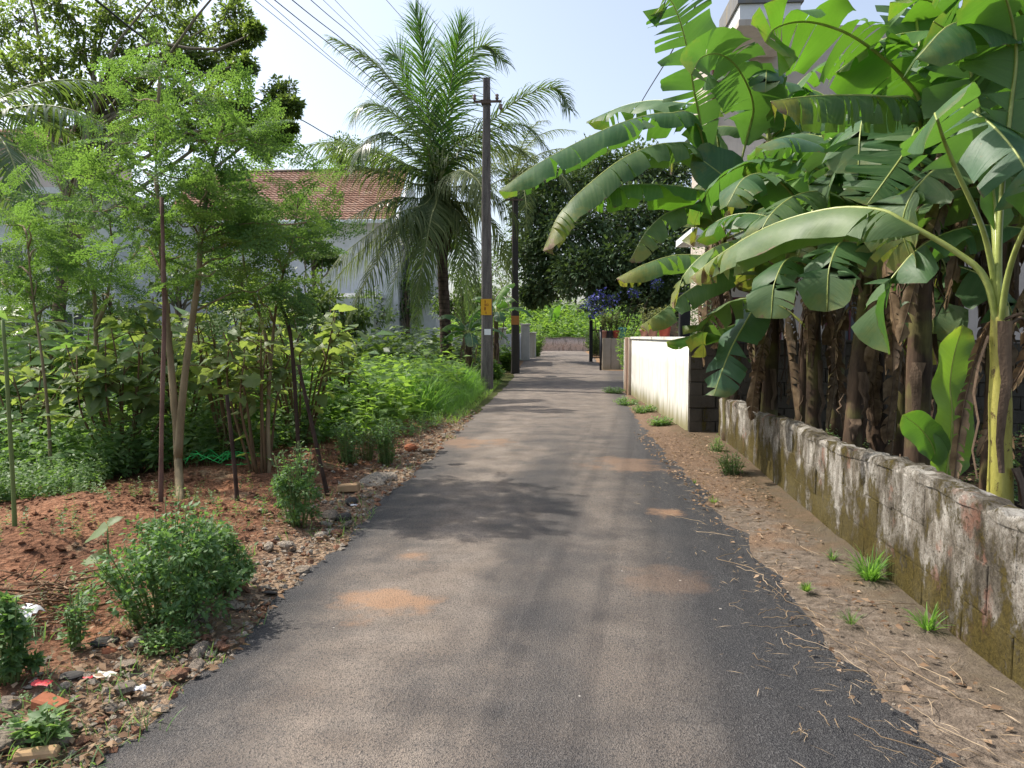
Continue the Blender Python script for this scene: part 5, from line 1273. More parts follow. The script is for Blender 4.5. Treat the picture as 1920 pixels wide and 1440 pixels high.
for i, (px, py, s_, lb) in enumerate(((1175, 760, .3, 'low weed clump at the foot of the rusty wall pillar'), (1150, 738, .35, 'dark low weed clump beside the driveway mouth'), (1205, 775, .28, 'weed clump along the stained foot of the white wall'), (1240, 800, .2, 'last small weed clump before the white wall corner'))):
    b = G(px, py); small_shrub('verge_weed', b, s_, .16, 40, 16, .05, lb, 'herb' if i != 1 else 'shrub')

# ================================================================== GROUND COVER
def stuff(m, name, mat, label, cat):
    o = m.obj(name, M[mat]); return tag(o, label, cat, None, 'stuff')
def sprig_template(seed, n=16, T=T_LEAF, F=F_LEAF, size=.2, w=.25):
    g = np.random.default_rng(seed); f = np.linspace(.15, 1, n); pos = np.stack([g.normal(0, .05, n) * f + .1 * f * f, g.normal(0, .05, n) * f, f], -1)
    a = g.random(n) * 6.28; d = np.stack([np.cos(a), np.sin(a), g.uniform(-.3, .5, n)], -1)
    m = MB(); st = R.bit_generator.state
    m.scatter(T, F, pos, d, UP + g.normal(0, .3, (n, 3)), size * (1.25 - .6 * f) * g.uniform(.7, 1.2, n))
    V = np.concatenate(m.V); Fs = {}
    for q in m.F: Fs.setdefault(q.shape[1], []).append(q)
    V = V[:, [0, 2, 1]] * [1, 1, -1]           # template grows along y
    o = len(V); V = np.vstack([V, [[-.008, 0, 0], [.008, 0, 0], [.10, 1, 0]]]); Fs.setdefault(3, []).append(np.array([[0, 1, 2]]) + o)
    return V, [np.concatenate(v) for v in Fs.values()]
SG = [sprig_template(i) for i in range(5)]
SGB = [sprig_template(20 + i, 9, T_LEAF, F_LEAF, .3) for i in range(4)]
def sow(m, temps, xy, h, lean=.25):
    n = len(xy); z = hz(xy[:, 0], xy[:, 1]); pos = np.column_stack([xy, z - .01]); k = R.integers(0, len(temps), n)
    d = np.column_stack([R.normal(0, lean, (n, 2)), np.ones(n)]); a = R.random(n) * 6.28; up = np.column_stack([np.cos(a), np.sin(a), 0 * a])
    rn = np.clip(R.normal(.5, .25, n), 0, 1)
    for q in range(len(temps)):
        s_ = k == q; m.scatter(temps[q][0], temps[q][1], pos[s_], d[s_], up[s_], h[s_], rn[s_])
def region(n, poly):
    """random ground points inside a polygon of photo pixels laid on the ground"""
    pg = np.array([G(*p)[:2] if p[1] > 640 else p for p in poly]); lo, hi = pg.min(0), pg.max(0); out = []
    while sum(map(len, out)) < n:
        q = R.uniform(lo, hi, (n, 2)); ins = np.zeros(n, bool); j = len(pg) - 1
        for i in range(len(pg)):
            a, b = pg[i], pg[j]; c = ((a[1] > q[:, 1]) != (b[1] > q[:, 1])) & (q[:, 0] < (b[0] - a[0]) * (q[:, 1] - a[1]) / (b[1] - a[1] + 1e-12) + a[0]); ins ^= c; j = i
        out.append(q[ins])
    return np.concatenate(out)[:n]
def wregion(n, poly):
    pg = np.asarray(poly, float); lo, hi = pg.min(0), pg.max(0); out = []
    while sum(map(len, out)) < n:
        q = R.uniform(lo, hi, (n, 2)); ins = np.zeros(n, bool); j = len(pg) - 1
        for i in range(len(pg)):
            a, b = pg[i], pg[j]; c = ((a[1] > q[:, 1]) != (b[1] > q[:, 1])) & (q[:, 0] < (b[0] - a[0]) * (q[:, 1] - a[1]) / (b[1] - a[1] + 1e-12) + a[0]); ins ^= c; j = i
        out.append(q[ins])
    return np.concatenate(out)[:n]
# left field of weeds
m = MB(); xy = wregion(8500, [(-4.6, 6.4), (-7.5, 6.0), (-16, 14), (-18, 27), (-5, 27), (-3.6, 15), (-4.4, 9.5)]); xy = xy[(vnoise(xy[:, 0] * .9, xy[:, 1] * .9, 21) > .18)]
sow(m, SG, xy, R.uniform(.22, .62, len(xy)) * (1 + .8 * (vnoise(xy[:, 0] * .5, xy[:, 1] * .5, 22) - .4))); xy = wregion(360, [(-3.6, 10.0), (-9.5, 8.8), (-11, 13.5), (-3.2, 12.5)]); sow(m, SGB, xy, R.uniform(.8, 1.75, len(xy)), .15)
xy = np.concatenate([wregion(2600, [(-7.2, 1.0), (-6.0, 6.0), (-16, 14), (-18, 27), (-34, 27), (-30, 0)]), wregion(700, [(-4.2, -1), (-5.2, 4.2), (-7, 5.5), (-9, -1)])]); xy = xy[vnoise(xy[:, 0] * .9 + 40, xy[:, 1] * .9 + 40, 21) > .25]
sow(m, SG, xy, R.uniform(.2, .6, len(xy)))
xy = wregion(900, [(3.2, 1.5), (12, 1.5), (12, 11.4), (2.9, 11.4)]); sow(m, SG, xy, R.uniform(.12, .4, len(xy)))
stuff(m, 'weeds', 'herb', 'mass of leafy green weeds covering the field behind the dug soil', 'weeds')
m = MB(); xy = wregion(900, [(-3.4, 8), (-5, 6.2), (-4.6, 6.0), (-3.0, 7.4)]); 
xy = wregion(420, [(-2.3, 3.4), (-4.6, 4.2), (-4.6, 6.4), (-2.4, 7.5)]); xy = xy[vnoise(xy[:, 0] * 2.1, xy[:, 1] * 2.1, 61) > .5]; sow(m, SG, xy, R.uniform(.04, .2, len(xy)))
xy = wregion(700, [(-4.3, 6.6), (-5.6, 5.8), (-6.5, 7.0), (-4.8, 8.2)]); sow(m, SG, xy, R.uniform(.12, .34, len(xy)))
xy = wregion(1300, [(-3.6, 8.2), (-5.4, 7.2), (-8, 9), (-8, 12), (-4, 11.5), (-3, 10)]); sow(m, SG, xy, R.uniform(.25, .8, len(xy)))
xy = wregion(520, [(-2.0, 10.5), (-3.4, 10.2), (-4.2, 13.5), (-2.6, 14.2), (-1.95, 13)]); xy = xy[vnoise(xy[:, 0] * 1.5, xy[:, 1] * 1.5, 30) > .42]; sow(m, SG, xy, R.uniform(.08, .3, len(xy)))
xy = wregion(260, [(-1.9, 2.5), (-2.4, 2.5), (-2.8, 9), (-1.85, 9)]); xy = xy[vnoise(xy[:, 0] * 2.2, xy[:, 1] * 1.2, 31) > .6]; sow(m, SG, xy, R.uniform(.04, .13, len(xy)))
stuff(m, 'low_weeds', 'herb', 'low scattered weeds sprouting from the red soil along the verge', 'weeds')
# bean rows
m = MB(); xy = np.concatenate([np.column_stack([R.normal(x0, .16, 210), R.uniform(9.8 + .6 * abs(x0 + 3), 20, 210)]) for x0 in (-2.75, -3.3, -3.9, -4.5, -5.2)])
sow(m, SGB, xy, R.uniform(.45, 1.05, len(xy)), .12); stuff(m, 'bean_plants', 'bean', 'rows of light green slender bean plants between the stakes and the palm', 'plants')
# tall bright grass by the pole
m = MB(); n = 9000; xy = wregion(n, [(-1.85, 14.2), (-2.05, 20.8), (-2.3, 22), (-4.0, 22), (-3.4, 15), (-2.5, 13.6)]); cl_ = vnoise(xy[:, 0] * 1.6, xy[:, 1] * .9, 40); xy = xy[cl_ > .22]; n = len(xy); cl_ = cl_[cl_ > .22]
edge = np.clip((-1.8 - xy[:, 0]) / .7, .15, 1); a = R.random(n) * 6.28; el = R.uniform(.75, 1.5, n); d = np.stack([np.cos(a) * np.cos(el), np.sin(a) * np.cos(el), np.sin(el)], -1)
m.scatter(T_BLADE * [.7, 1, 1.3], F_BLADE, np.column_stack([xy, hz(xy[:, 0], xy[:, 1]) - .01]), d, UP + R.normal(0, .3, (n, 3)), R.uniform(.35, .8, n) * (.45 + .9 * cl_) * edge)
sow(m, SG, xy[::14], R.uniform(.2, .6, len(xy[::14])) * edge[::14]); stuff(m, 'tall_grass', 'grass', 'bright tall grass growing up to the lane at the foot of the panelled pole', 'grass')
m = MB(); n = 4200; xy = wregion(n, [(-1.72, 12.8), (-1.8, 24), (-2.6, 24), (-2.9, 13)]); a = R.random(n) * 6.28; el = R.uniform(.4, 1.4, n); d = np.stack([np.cos(a) * np.cos(el), np.sin(a) * np.cos(el), np.sin(el)], -1)
m.scatter(T_BLADE * [1.6, 1, 1], F_BLADE, np.column_stack([xy, hz(xy[:, 0], xy[:, 1])]), d, UP + R.normal(0, .3, (n, 3)), R.uniform(.05, .16, n)); stuff(m, 'short_grass', 'bean', 'short yellow green grass edging the lane before the pole', 'grass')
# thickets further back on the left
m = MB(); xy = wregion(1600, [(-4.2, 21.5), (-9, 19), (-19, 24), (-20, 30), (-3.2, 34), (-2.5, 29), (-3.0, 24)]); sow(m, SGB, xy, R.uniform(.7, 1.7, len(xy)), .2); stuff(m, 'undergrowth', 'bg', 'dark undergrowth under the palm and along the pale compound wall', 'undergrowth')
# bank of growth beyond the end wall
m = MB(); xy = np.column_stack([R.uniform(-9, 8, 3000), R.uniform(59.3, 70, 3000)]); z = gz(xy[:, 1]) + .6 + np.clip(xy[:, 1] - 59, 0, 20) * .26
a = R.random(3000) * 6.28; d = np.column_stack([R.normal(0, .3, (3000, 2)), np.ones(3000)])
for q in range(4):
    s_ = slice(q, None, 4); m.scatter(SGB[q][0], SGB[q][1], np.column_stack([xy, z - .7])[s_], d[s_], np.column_stack([np.cos(a), np.sin(a), 0 * a])[s_], R.uniform(.9, 2.1, 3000)[s_])
stuff(m, 'shrubbery', 'bean', 'sunlit bank of bright green shrubbery rising behind the end wall', 'shrubbery')
m = MB(); m.grid(np.array([[[x_, y_, .36 + .25 * max(0, min(20, y_ - 59)) * .8] for y_ in (59, 62, 66, 72, 90)] for x_ in np.linspace(-40, 40, 12)])); tag(m.obj('hill', M['soil']), 'low green bank rising behind the end wall', 'bank', kind='structure')
cl = []
for i in range(16):
    px = 900 + i * 26; Y = 72 + R.uniform(-4, 6); cl.append((P(px, R.uniform(500, 585), Y), R.uniform(2.0, 3.2)))
for i in range(4):
    s_ = cl[i * 4:i * 4 + 4]; c = s_[1][0]; tree('background_tree', (c[0], c[1], 2), [[c[0], c[1], 1.5], [c[0], c[1], c[2]], [c[0], c[1], c[2] + 1]], .2, s_, .3, ('leftmost', 'left middle', 'right middle', 'rightmost')[i] + ' leafy tree of the far row above the end wall', mat='bg', nsub=34, nleaf=12, subr=.35)
for px, Y, w_, h_, lb in ((1003, 43, .7, 1.6, 'green hedge bush spilling over the lane edge beyond the grey pillars'), (1000, 50, .9, 1.7, 'bright bush at the left end of the end wall'), (1118, 45, .8, 1.8, 'bush crowding the lane beyond the black gate'), (1125, 54, 1.0, 1.6, 'bright bush at the right end of the end wall'), (948, 30, .5, 1.0, 'bush between the two poles in front of the pale wall'), (925, 24.5, .35, .6, 'low dark bush right behind the panelled pole')):
    x = P(px, 640, Y)[0]; small_shrub('hedge_bush', (x, Y, float(gz(Y))), w_, h_, 60, 30, .13, lb, 'bean' if h_ < 1.65 else 'bg')
m = MB()
for i in range(46):
    a = math.pi * (.28 + .72 * i / 45) if i < 34 else math.pi * (-.02 + .2 * (i - 34) / 11); rr = R.uniform(44, 60); c = np.array([rr * math.cos(a), rr * math.sin(a) + 4, R.uniform(2.0, 4.5)])
    if abs(c[0]) < 12: continue
    for q in range(3): crown_leaves(m, c + R.normal(0, 1.6, 3) * [1, 1, .5], R.uniform(2.0, 3.4), 16, 10, .55, T_LEAF, F_LEAF, subr=.4)
stuff(m, 'treeline', 'bg', 'far line of green trees closing the horizon beyond the fields', 'treeline')
# far plant: bright spear leaves at the end of the lane
t = thing('banana_plant', (P(1040, 600, 62)[0], 62, 1.0), 'distant bright yellow green banana plant standing up from the bank at the lane end', 'banana plant'); b = np.array(t.location)
stem(t, [b - UP * .3, b + UP * .6, b + UP * 1.4], .12, M['stemgreen'])
for az, rs in ((.3, 1.4), (2, 1.3), (3.4, 1.45), (5, 1.2)): auto_leaf(t, b + UP * 1.4, az, 2.0, rs, .6, .3, 'banlit', 2, .2, .1)
# banana plants beside the poles
for px, Y, h, lb in ((878, 23.2, 1.5, 'banana plant between the palm trunk and the panelled pole'), (930, 26.5, 2.2, 'banana plant right behind the panelled pole, one leaf standing up')):
    x = P(px, 650, Y)[0]; g = float(gz(Y)); t = thing('banana_plant', (x, Y, g), lb, 'banana plant'); p = stem(t, [[x, Y, g - .1], [x, Y, g + h * .5], [x, Y, g + h]], .1, M['stemdry'], 10)
    for i in range(8): auto_leaf(t, p[-1], i * 2.4 + .7, R.uniform(1.1, 1.6), (1.45, 1.2, 1, .85, .7, .5, .4, .2)[i], R.uniform(.8, 1.6), .24, ('banlit', 'ban', 'ban', 'banblue')[i % 4], 3)
    for i in range(3): dead_leaf(t, p[-1], i * 2.1, .9, .1)

# ================================================================== WALL-TOP POTS, FLOWERS, POST
def pot(px, Y, r, h, mat, label, zb=None, leafm='dull', hl=.3, nst=14):
    q = P(px, 630, Y); zb = ZT + .06 if zb is None else zb; t = thing('flower_pot', (q[0], Y, zb), label, 'flower pot'); b = np.array([q[0], Y, zb])
    m = MB(); pr = [(.68, 0), (.72, .02), (.95, .82), (1.08, .83), (1.1, 1), (.98, 1), (.92, .86), (.1, .85)]
    m.tube([b + UP * h * z for _, z in pr], [r * a for a, _ in pr], 16); m.obj('pot', M[mat], t)
    sm, fm = MB(), MB()
    for i in range(nst):
        a = R.random() * 6.28; tip = b + [math.cos(a) * r * R.uniform(.3, 1.6), math.sin(a) * r * R.uniform(.3, 1.6), h + hl * R.uniform(.5, 1.1)]; p = cat_rom([b + UP * h * .85, (b + UP * h + tip) / 2 + UP * .03, tip], 6); sm.tube(p, .004, 4)
        f = R.integers(1, 6, 12); d = rdir(12, -.3, .6); fm.scatter(T_LEAF, F_LEAF, p[f] + d * .02, d, UP + R.normal(0, .3, (12, 3)), .07 * R.uniform(.7, 1.3, 12))
    sm.obj('stems', M['stalk'], t); o = fm.obj('plant', M[leafm], t); o['kind'] = 'stuff'
pot(1246, 14.3, .125, .26, 'terracotta', 'bright red flower pot, largest on the white wall top')
pot(1224, 15.6, .115, .22, 'pinkpot', 'paler pinkish flower pot next to the red pot on the white wall')
pot(1208, 17.2, .10, .15, 'pinkpot', 'smallest flower pot on the white wall top, beside the yellowing leaf tip', hl=.5)
g31 = float(gz(31.2)) + 1.27
pot(1167, 31.3, .16, .42, 'teal', 'teal blue flower pot on the streaky wall', g31)
for px, mt, lb, lf in ((1132, 'pinkpot', 'pale flower pot at the left end of the streaky wall', 'dull'), (1143, 'darkpot', 'dark flower pot on the streaky wall, second from its left end', 'dull'), (1155, 'terracotta', 'brownish red flower pot on the streaky wall left of the teal one', 'dull')):
    pot(px, 31.3, .13, .3, mt, lb, g31, lf, .75, 26)
b = np.array([P(1150, 640, 32.6)[0], 32.6, float(gz(32.6))])
t = thing('flowering_shrub', b, 'shrub with a spray of violet blue flowers above the black gate', 'flowering shrub'); sm, fm, lm = MB(), MB(), MB()
for px, py, rpx, fl in ((1098, 572, 13, 1), (1115, 565, 15, 1), (1132, 558, 15, 1), (1128, 580, 15, 1), (1110, 585, 11, 1), (1150, 560, 12, 1), (1190, 548, 9, 1), (1232, 533, 10, 1), (1150, 590, 22, 0), (1180, 580, 26, 0), (1205, 560, 22, 0), (1165, 612, 20, 0), (1190, 605, 20, 0), (1135, 605, 14, 0)):
    c = P(px, py, 32.4); rr = rpx / 1440 * 32.4; limb(sm, b + UP * .3, c, .03, .01)
    crown_leaves(fm, c, rr, 10, 9, .13, T_LEAF, F_LEAF)
    if fl: crown_leaves(lm, c, rr * 1.15, 15, 7, .08, T_ROUND, F_ROUND, subr=.35)
sm.obj('stems', M['bark'], t); o = fm.obj('foliage', M['mango'], t); o['kind'] = 'stuff'; o = lm.obj('flowers', M['flower'], t); o['kind'] = 'stuff'
q = P(1283, 600, 14.5); t = thing('dark_post', (q[0], 14.5, 0), 'thick black post rising behind the white wall beside the flower pots', 'post')
m = MB(); m.box((q[0] - .1, 14.4, -.1), (q[0] + .1, 14.6, P(1283, 556, 14.5)[2]), .004, .5, .012); m.obj('shaft', M['black'], t, False); zt = P(1283, 556, 14.5)[2]
m = MB(); m.box((q[0] - .14, 14.36, zt + .002), (q[0] + .14, 14.64, zt + .06), .003, .5, .012); m.obj('cap', M['black'], t, False)
for px, Y, w, h, lb in ((1330, 14.5, .5, 1.5, 'pale green garden bush behind the white wall, right of the black post'), (1318, 15.3, .5, 3.3, 'tall dark bush against the house wall behind the banana leaves'), (1190, 26, .7, 1.9, 'yellowish bush in the yard beyond the rusty pillar')):
    x = P(px, 620, Y)[0]; small_shrub('garden_bush', (x, Y, float(gz(Y))), w, h, 60, 40, .09, lb, 'bean' if h < 2 else 'bg')

# ================================================================== STONES, RUBBISH AND LITTER ALONG THE VERGE
def rock_mesh(seed, mat, flat=.7, ang=.5):
    g = np.random.default_rng(seed); n, k = 9, 7; m = MB(); th = np.linspace(0, 2 * math.pi, n + 1)[:-1]; d3 = rdir(6); pl = g.uniform(.55, .9, 6); V = []
    for j in range(k):
        ph = math.pi * j / (k - 1)
        for t_ in th:
            v = np.array([math.sin(ph) * math.cos(t_), math.sin(ph) * math.sin(t_), math.cos(ph)]); s_ = 1.0
            for q in range(6):
                c = v @ d3[q]
                if c > 0.05: s_ = min(s_, pl[q] / c)
            v = v * s_ * (1 + g.normal(0, .03)); V.append(v * [1, .75, flat])
    V = np.array(V).reshape(k, n, 3); V = np.concatenate([V, V[:, :1]], 1); m.grid(V[:, ::-1]); return m.mesh('rock', M[mat], False)
RM = {mt: [rock_mesh(i + 10 * j, mt) for i in range(5)] for j, mt in enumerate(('rock', 'rockred', 'rockpale', 'brick', 'slate'))}
def rock(px, py, wpx, mt, label, flat=1.0, cat='stone', group=None, xyz=None, s=None):
    b = G(px, py) if xyz is None else np.asarray(xyz, float); s_ = wpx / 2 / 1440 * b[1] if s is None else s
    o = link('stone', RM[mt][R.integers(5)]); o.location = b + UP * s_ * .3 * flat; o.scale = (s_ * 1.15, s_ * 1.15, s_ * 1.1 * flat); o.rotation_euler = (R.normal(0, .2), R.normal(0, .2), R.random() * 6.28)
    return tag(o, label, cat, group)
rock(372, 1158, 56, 'rock', 'big rounded brown grey stone at the foot of the round shrub'); rock(327, 1165, 46, 'rockred', 'reddish brown stone beside the big rounded one')
rock(240, 1250, 62, 'rock', 'large flat grey slab of stone at the road edge below the creeping weed', .5); rock(196, 1205, 60, 'slate', 'long dark flat stone left of the grey slab', .35)
rock(205, 1222, 34, 'brick', 'pinkish red broken tile leaning on the dark flat stone', .5); rock(376, 1196, 14, 'rockpale', 'small pale pink pebble at the road edge', .8)
rock(360, 1172, 26, 'rockpale', 'small pale stone under the big rounded stone', .7); rock(410, 1098, 26, 'rockpale', 'pinkish stone right of the round shrub', .6)
rock(540, 1030, 40, 'rockpale', 'grey white stone at the end of the rubble row near the road', .8); rock(505, 1030, 30, 'rockpale', 'pale rubble lump left of the grey white stone')
rock(620, 972, 46, 'rock', 'grey brown flat stone near the upright bush', .7); rock(645, 975, 34, 'slate', 'dark angular stone touching the grey brown flat one', .8); rock(612, 985, 30, 'rockpale', 'pale flat stone in front of the grey brown one', .5)
rock(700, 905, 64, 'rockpale', 'long pale stone slab in the rubble beyond the brick', .3); rock(725, 898, 40, 'rockpale', 'whitish stone at the road side end of the long slab', .5); rock(660, 945, 26, 'slate', 'small dark stone under the ochre brick')
rock(770, 845, 26, 'brick', 'red broken brick bit near the far soil heap'); rock(800, 848, 30, 'rockpale', 'pale flat stone beyond the broken brick', .4)
rock(20, 1325, 52, 'rock', 'grey stone at the left edge above the corner weed', .6); rock(130, 1270, 54, 'slate', 'dark flat stone beside the white paper scrap', .35); rock(122, 1292, 28, 'rockpale', 'small round grey pebble under the dark flat stone')
rock(15, 1400, 90, 'rock', 'big smooth grey stone in the bottom left corner', .6); rock(230, 1300, 30, 'slate', 'small black stone left of the crumpled white plastic', .4); rock(505, 1112, 30, 'slate', 'thin dark stone lying on the road shoulder', .3)
def bar_(px, py, l, w, h, az, mat, label, name='brick', cat='brick'):
    b = G(px, py); m = MB(); m.box((-l / 2, -w / 2, 0), (l / 2, w / 2, h), .004, .5, .008); o = m.obj(name, M[mat], None, False); o.location = b + UP * .005; o.rotation_euler = (R.normal(0, .06), R.normal(0, .06), az); return tag(o, label, cat)
bar_(655, 922, .2, .1, .07, .1, 'ochre', 'ochre brown brick lying on the rubble row'); bar_(68, 1425, .14, .05, .035, .25, 'ochre', 'cream and ochre broken brick near the bottom left corner'); bar_(95, 1335, .13, .07, .05, -.2, 'brick', 'brown broken brick under the red wrapper')
def scrap(px, py, s, mat, label, name, cat, z=.01, curl=.5):
    b = G(px, py); u = np.linspace(-1, 1, 7); X_, Y_ = np.meshgrid(u, u, indexing='ij'); Z_ = curl * s * (.35 * np.abs(np.sin(X_ * 2 + 1)) + .25 * np.sin(Y_ * 3) ** 2 + .22 * R.random((7, 7))); rr = 1 - .25 * R.random((7, 7))
    m = MB(); m.grid(np.stack([b[0] + X_ * s * rr, b[1] + Y_ * s * .7 * rr, b[2] + z + Z_], -1)); return tag(m.obj(name, M[mat]), label, cat)
scrap(198, 1272, .045, 'paper', 'cream white crumpled paper scrap on the verge', 'paper_scrap', 'litter'); scrap(166, 1275, .022, 'redp', 'small red wrapper touching the white paper scrap', 'wrapper', 'litter'); scrap(262, 1300, .03, 'plastic', 'crumpled clear white plastic at the asphalt edge', 'plastic_scrap', 'litter', curl=1.2)
scrap(80, 1310, .04, 'redp', 'larger red plastic wrapper lying on the broken brick', 'wrapper', 'litter', .06); scrap(40, 1175, .10, 'plastic', 'torn white sack on the rubbish heap at the left edge', 'plastic_sack', 'litter', .05, .8); scrap(664, 950, .035, 'plastic', 'small white plastic bit below the ochre brick', 'plastic_scrap', 'litter')
scrap(1520, 1075, .025, 'paper', 'little white paper scrap on the concrete strip', 'paper_scrap', 'litter'); scrap(1352, 1052, .05, 'rockpale', 'flat pale flake lying on the asphalt near the right edge', 'flake', 'litter', .005, .15)
m = MB(); b = G(392, 880)
for i in range(16):
    a = b + [R.uniform(-.28, .28), R.uniform(-.15, .15), R.uniform(.02, .12)]; m.tube(cat_rom([a, a + [R.uniform(.05, .2), .05, R.uniform(0, .12)], a + [R.uniform(.1, .4), R.uniform(-.1, .1), .02]], 6), .004, 4)
tag(m.obj('plastic_net', M['green_net']), 'scrap of bright green plastic net behind the forked trunk', 'net')
m = MB(); b = G(60, 1140)
for i in range(150):
    a = b + [R.normal(0, .22), R.normal(0, .16), R.uniform(.0, .12)]; e = a + rdir(1, -.1, .35)[0] * R.uniform(.08, .3); m.tube([a, (a + e) / 2 + R.normal(0, .015, 3), e], [.006, .005, .003], 4)
o = m.obj('dry_brush', M['dead']); tag(o, 'heap of grey dry twigs and husks at the left edge', 'brushwood', None, 'stuff')
# pebbles and crumbs
def crumbs(n, xy, smin, smax, mat, name, label, cat):
    m = MB(); T = nrm(rdir(7)) * [1, .8, .6]; 
    T = np.array([[1, 0, 0], [-.9, .1, 0], [0, .8, .1], [.1, -.85, 0], [0, 0, .6], [.1, 0, -.5]]); F = [np.array([[0, 2, 4], [2, 1, 4], [1, 3, 4], [3, 0, 4], [2, 0, 5], [1, 2, 5], [3, 1, 5], [0, 3, 5]])]
    s_ = smin * (smax / smin) ** (R.random(len(xy)) ** 2.2); z = hz(xy[:, 0], xy[:, 1]); a = R.random(len(xy)) * 6.28
    m.scatter(T, F, np.column_stack([xy, z + s_ * .25 + .004]), np.column_stack([np.cos(a), np.sin(a), R.normal(0, .2, len(xy))]), UP + R.normal(0, .3, (len(xy), 3)), s_); o = m.obj(name, M[mat], None, False); return tag(o, label, cat, None, 'stuff')
def strip_l(n, w=.45): y = 2.2 + 13 * R.random(n) ** 1.6; return np.column_stack([edge_l(y) + .03 - np.abs(R.normal(0, w, n)), y])
crumbs(0, strip_l(3800), .004, .035, 'rockpale', 'gravel', 'pale gravel and rubble crumbs along the left road edge', 'gravel'); crumbs(0, strip_l(2200, .6), .004, .045, 'rockred', 'rubble', 'reddish rubble bits along the left verge', 'rubble')
crumbs(0, wregion(3000, [(-2.2, 4.5), (-5.2, 4.2), (-5, 6.6), (-3.6, 10), (-2.3, 12.5)]), .006, .045, 'soil', 'soil_clods', 'crumbly red clods on the freshly dug garden soil', 'soil clods')
for i in range(46):
    y = 2.6 + 11 * R.random() ** 1.3; x = float(edge_l(y)) - abs(R.normal(.12, .22)); s_ = R.uniform(.022, .06)
    mt, lb = (('rock', 'small grey rubble stone among the gravel of the left verge'), ('rockpale', 'small pale rubble stone among the gravel of the left verge'), ('rockred', 'small reddish rubble stone among the gravel of the left verge'))[i % 3]
    rock(0, 0, 0, mt, lb, .75, 'stone', 'rubble stones of the left verge, ' + ('grey', 'pale', 'reddish')[i % 3], (x, y, float(hz(x, y))), s_)
yy = 2.2 + 13 * R.random(1500) ** 1.3; xx = edge_r(yy) + R.random(1500) ** 1.4 * (wall_x(yy) - edge_r(yy)) - .04
crumbs(0, np.column_stack([xx, yy]), .003, .016, 'rockpale', 'grit', 'loose grit on the concrete strip by the low wall', 'grit')
m = MB(); n = 1500; y = np.where(R.random(n) < .6, R.uniform(6.5, 11.5, n), R.uniform(2.5, 12, n)); x = edge_r(y) + R.uniform(-.25, .8, n) * np.minimum(1, wall_x(y) - edge_r(y)); a = R.random(n) * 6.28
m.scatter(T_LEAF, F_LEAF, np.column_stack([x, y, gz(y) + .035 + .015 * R.random(n)]), np.column_stack([np.cos(a), np.sin(a), R.normal(0, .15, n)]), UP + R.normal(0, .3, (n, 3)), R.uniform(.02, .055, n)); stuff(m, 'leaf_litter', 'dead', 'dead brown leaves and husks strewn along the right verge', 'leaf litter')
m = MB(); n = 900; xy = np.column_stack([R.uniform(2.5, 8.5, n), R.uniform(2.5, 11.7, n)]); a = R.random(n) * 6.28; m.scatter(T_LEAF, F_LEAF, np.column_stack([xy, .03 + .05 * R.random(n)]), np.column_stack([np.cos(a), np.sin(a), R.normal(0, .2, n)]), UP + R.normal(0, .5, (n, 3)), R.uniform(.04, .15, n)); stuff(m, 'banana_litter', 'dead', 'dead banana leaves covering the shaded ground behind the low wall', 'leaf litter')
m = MB(); n = 2600; xy = strip_l(n, .5); a = R.random(n) * 6.28
m.scatter(T_LEAF, F_LEAF, np.column_stack([xy, hz(xy[:, 0], xy[:, 1]) + .012 + .02 * R.random(n)]), np.column_stack([np.cos(a), np.sin(a), R.normal(0, .2, n)]), UP + R.normal(0, .35, (n, 3)), R.uniform(.015, .06, n)); stuff(m, 'dry_leaves', 'dead', 'dry brown leaves and husks scattered over the left verge', 'leaf litter')
m = MB(); xy = strip_l(420, .5); xy = xy[vnoise(xy[:, 0] * 3, xy[:, 1] * 1.4, 55) > .45]; n = len(xy)
for q in range(6):
    s_ = xy + R.normal(0, .03, xy.shape); a = R.random(n) * 6.28; el = R.uniform(.3, 1.4, n); m.scatter(T_BLADE * [1.4, 1, 1], F_BLADE, np.column_stack([s_, hz(s_[:, 0], s_[:, 1])]), np.stack([np.cos(a) * np.cos(el), np.sin(a) * np.cos(el), np.sin(el)], -1), UP + R.normal(0, .3, (n, 3)), R.uniform(.03, .12, n))
stuff(m, 'verge_grass', 'herb', 'sparse short grass blades between the stones of the left verge', 'grass')
m = MB(); n = 750; y = R.uniform(2.4, 8.5, n); x = edge_r(y) + R.normal(.05, .28, n); ok = x < wall_x(y) - .06; x, y = x[ok], y[ok]; n = len(x); a = R.normal(2.2, .8, n)
m.scatter(T_DIA * [.08, 1, .4], F_DIA, np.column_stack([x, y, np.maximum(.034, gz(y) + .034 + .02 * (x > edge_r(y)))]), np.column_stack([np.cos(a), np.sin(a), R.normal(0, .05, n)]), UP + R.normal(0, .2, (n, 3)), R.uniform(.02, .11, n)); stuff(m, 'straw_litter', 'straw', 'fine dry straw and rootlets scattered over the right asphalt edge', 'straw')
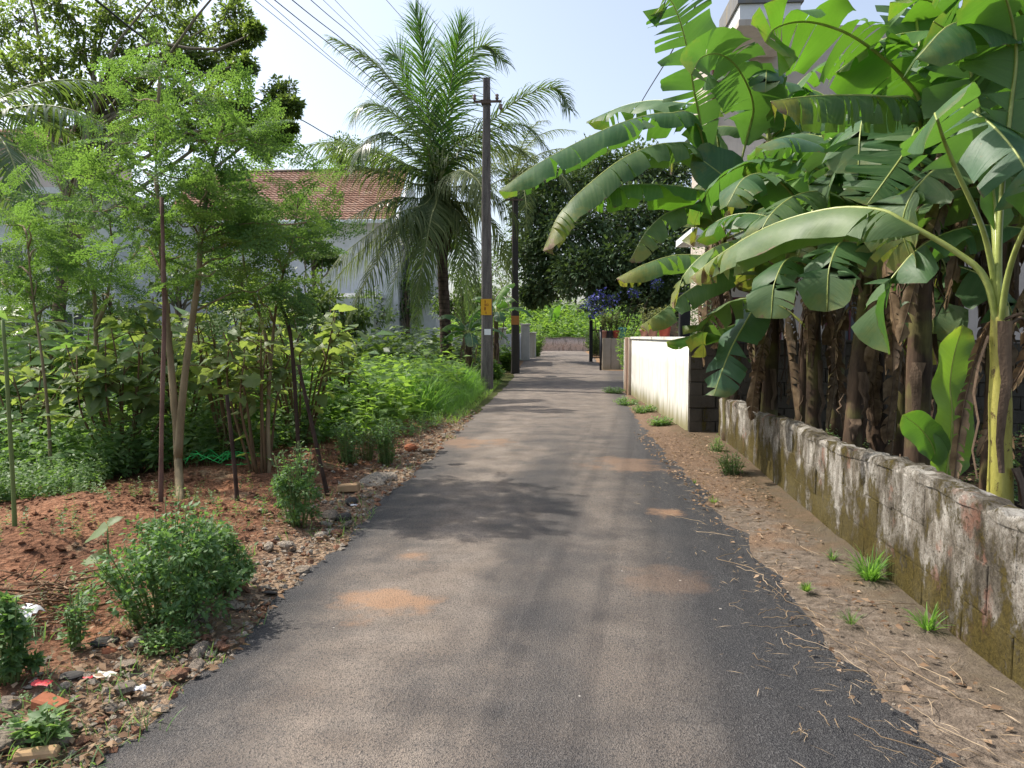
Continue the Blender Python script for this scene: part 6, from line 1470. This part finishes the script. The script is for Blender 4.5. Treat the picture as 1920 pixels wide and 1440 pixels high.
# dry stalks on the asphalt
LB = ('thin pale dry stalk lying on the dark asphalt at the lower right', 'long straw coloured stalk lying across the right asphalt edge', 'short pale straw bit on the dark asphalt')
def stalk(p0, p1, bend, r, k): 
    a, b = G(*p0), G(*p1); mid = (a + b) / 2 + np.append((b - a)[[1, 0]] * [-1, 1], 0) * bend; p = cat_rom([a, a * .6 + b * .1 + mid * .3, mid, b * .6 + a * .1 + mid * .3, b], 10); p[:, 2] = .036 + .01 * np.abs(np.sin(np.arange(10) * 1.3)) + .004
    m = MB(); m.tube(p, np.linspace(r * .75, r * .35, 10), 5); o = m.obj('dry_stalk', M['straw']); return tag(o, LB[k], 'dry stalk', ('thin dry stalks on the asphalt', 'long dry stalks at the asphalt edge', 'short straw bits on the asphalt')[k])
for p0, p1, b_, k in (((1870, 1440), (1695, 1335), .08, 1), ((1760, 1440), (1590, 1365), .12, 1), ((1660, 1270), (1520, 1180), .06, 1), ((1640, 1290), (1470, 1200), -.1, 1), ((1800, 1330), (1620, 1215), .05, 1), ((1560, 1180), (1440, 1110), .1, 1), ((1420, 1085), (1385, 1040), .4, 0), ((1460, 1060), (1415, 1080), .2, 0), ((1440, 1110), (1380, 1075), -.2, 0), ((1500, 1165), (1455, 1155), .2, 0), ((1500, 1190), (1405, 1190), .1, 0), ((1480, 1160), (1430, 1175), .3, 0), ((1320, 990), (1235, 970), .05, 0), ((1625, 1280), (1545, 1265), .1, 0), ((1840, 1440), (1680, 1390), .05, 0), ((1700, 1440), (1600, 1400), .1, 0), ((1790, 1300), (1690, 1240), .1, 0), ((1805, 1300), (1800, 1250), .15, 0), ((1540, 1235), (1480, 1225), .1, 0)):
    stalk(p0, p1, b_, R.uniform(.0022, .0042), k)
for i in range(26):
    px, py = R.uniform(1370, 1600), R.uniform(1100, 1420); px += (py - 1100) * .25; a = R.normal(.5, .7); l = R.uniform(14, 42); stalk((px, py), (px + l * math.cos(a), py + l * math.sin(a)), R.normal(0, .2), R.uniform(.002, .0035), 2)
for i in range(30):
    y = R.uniform(2.8, 7); x = R.uniform(1.25, wall_x(y) - .08); a = R.random() * 3.1; l = R.uniform(.05, .3); q0 = (x, y); q1 = (x + l * math.cos(a), y + l * math.sin(a))
    p = cat_rom([[q0[0], q0[1], .045], [(q0[0] + q1[0]) / 2 + R.normal(0, .02), (q0[1] + q1[1]) / 2, .055], [q1[0], q1[1], .045]], 7); m = MB(); m.tube(p, R.uniform(.0012, .0024), 5); tag(m.obj('dry_stalk', M['straw']), 'thin dry root like stalk on the concrete strip', 'dry stalk', 'dry stalks on the concrete strip')
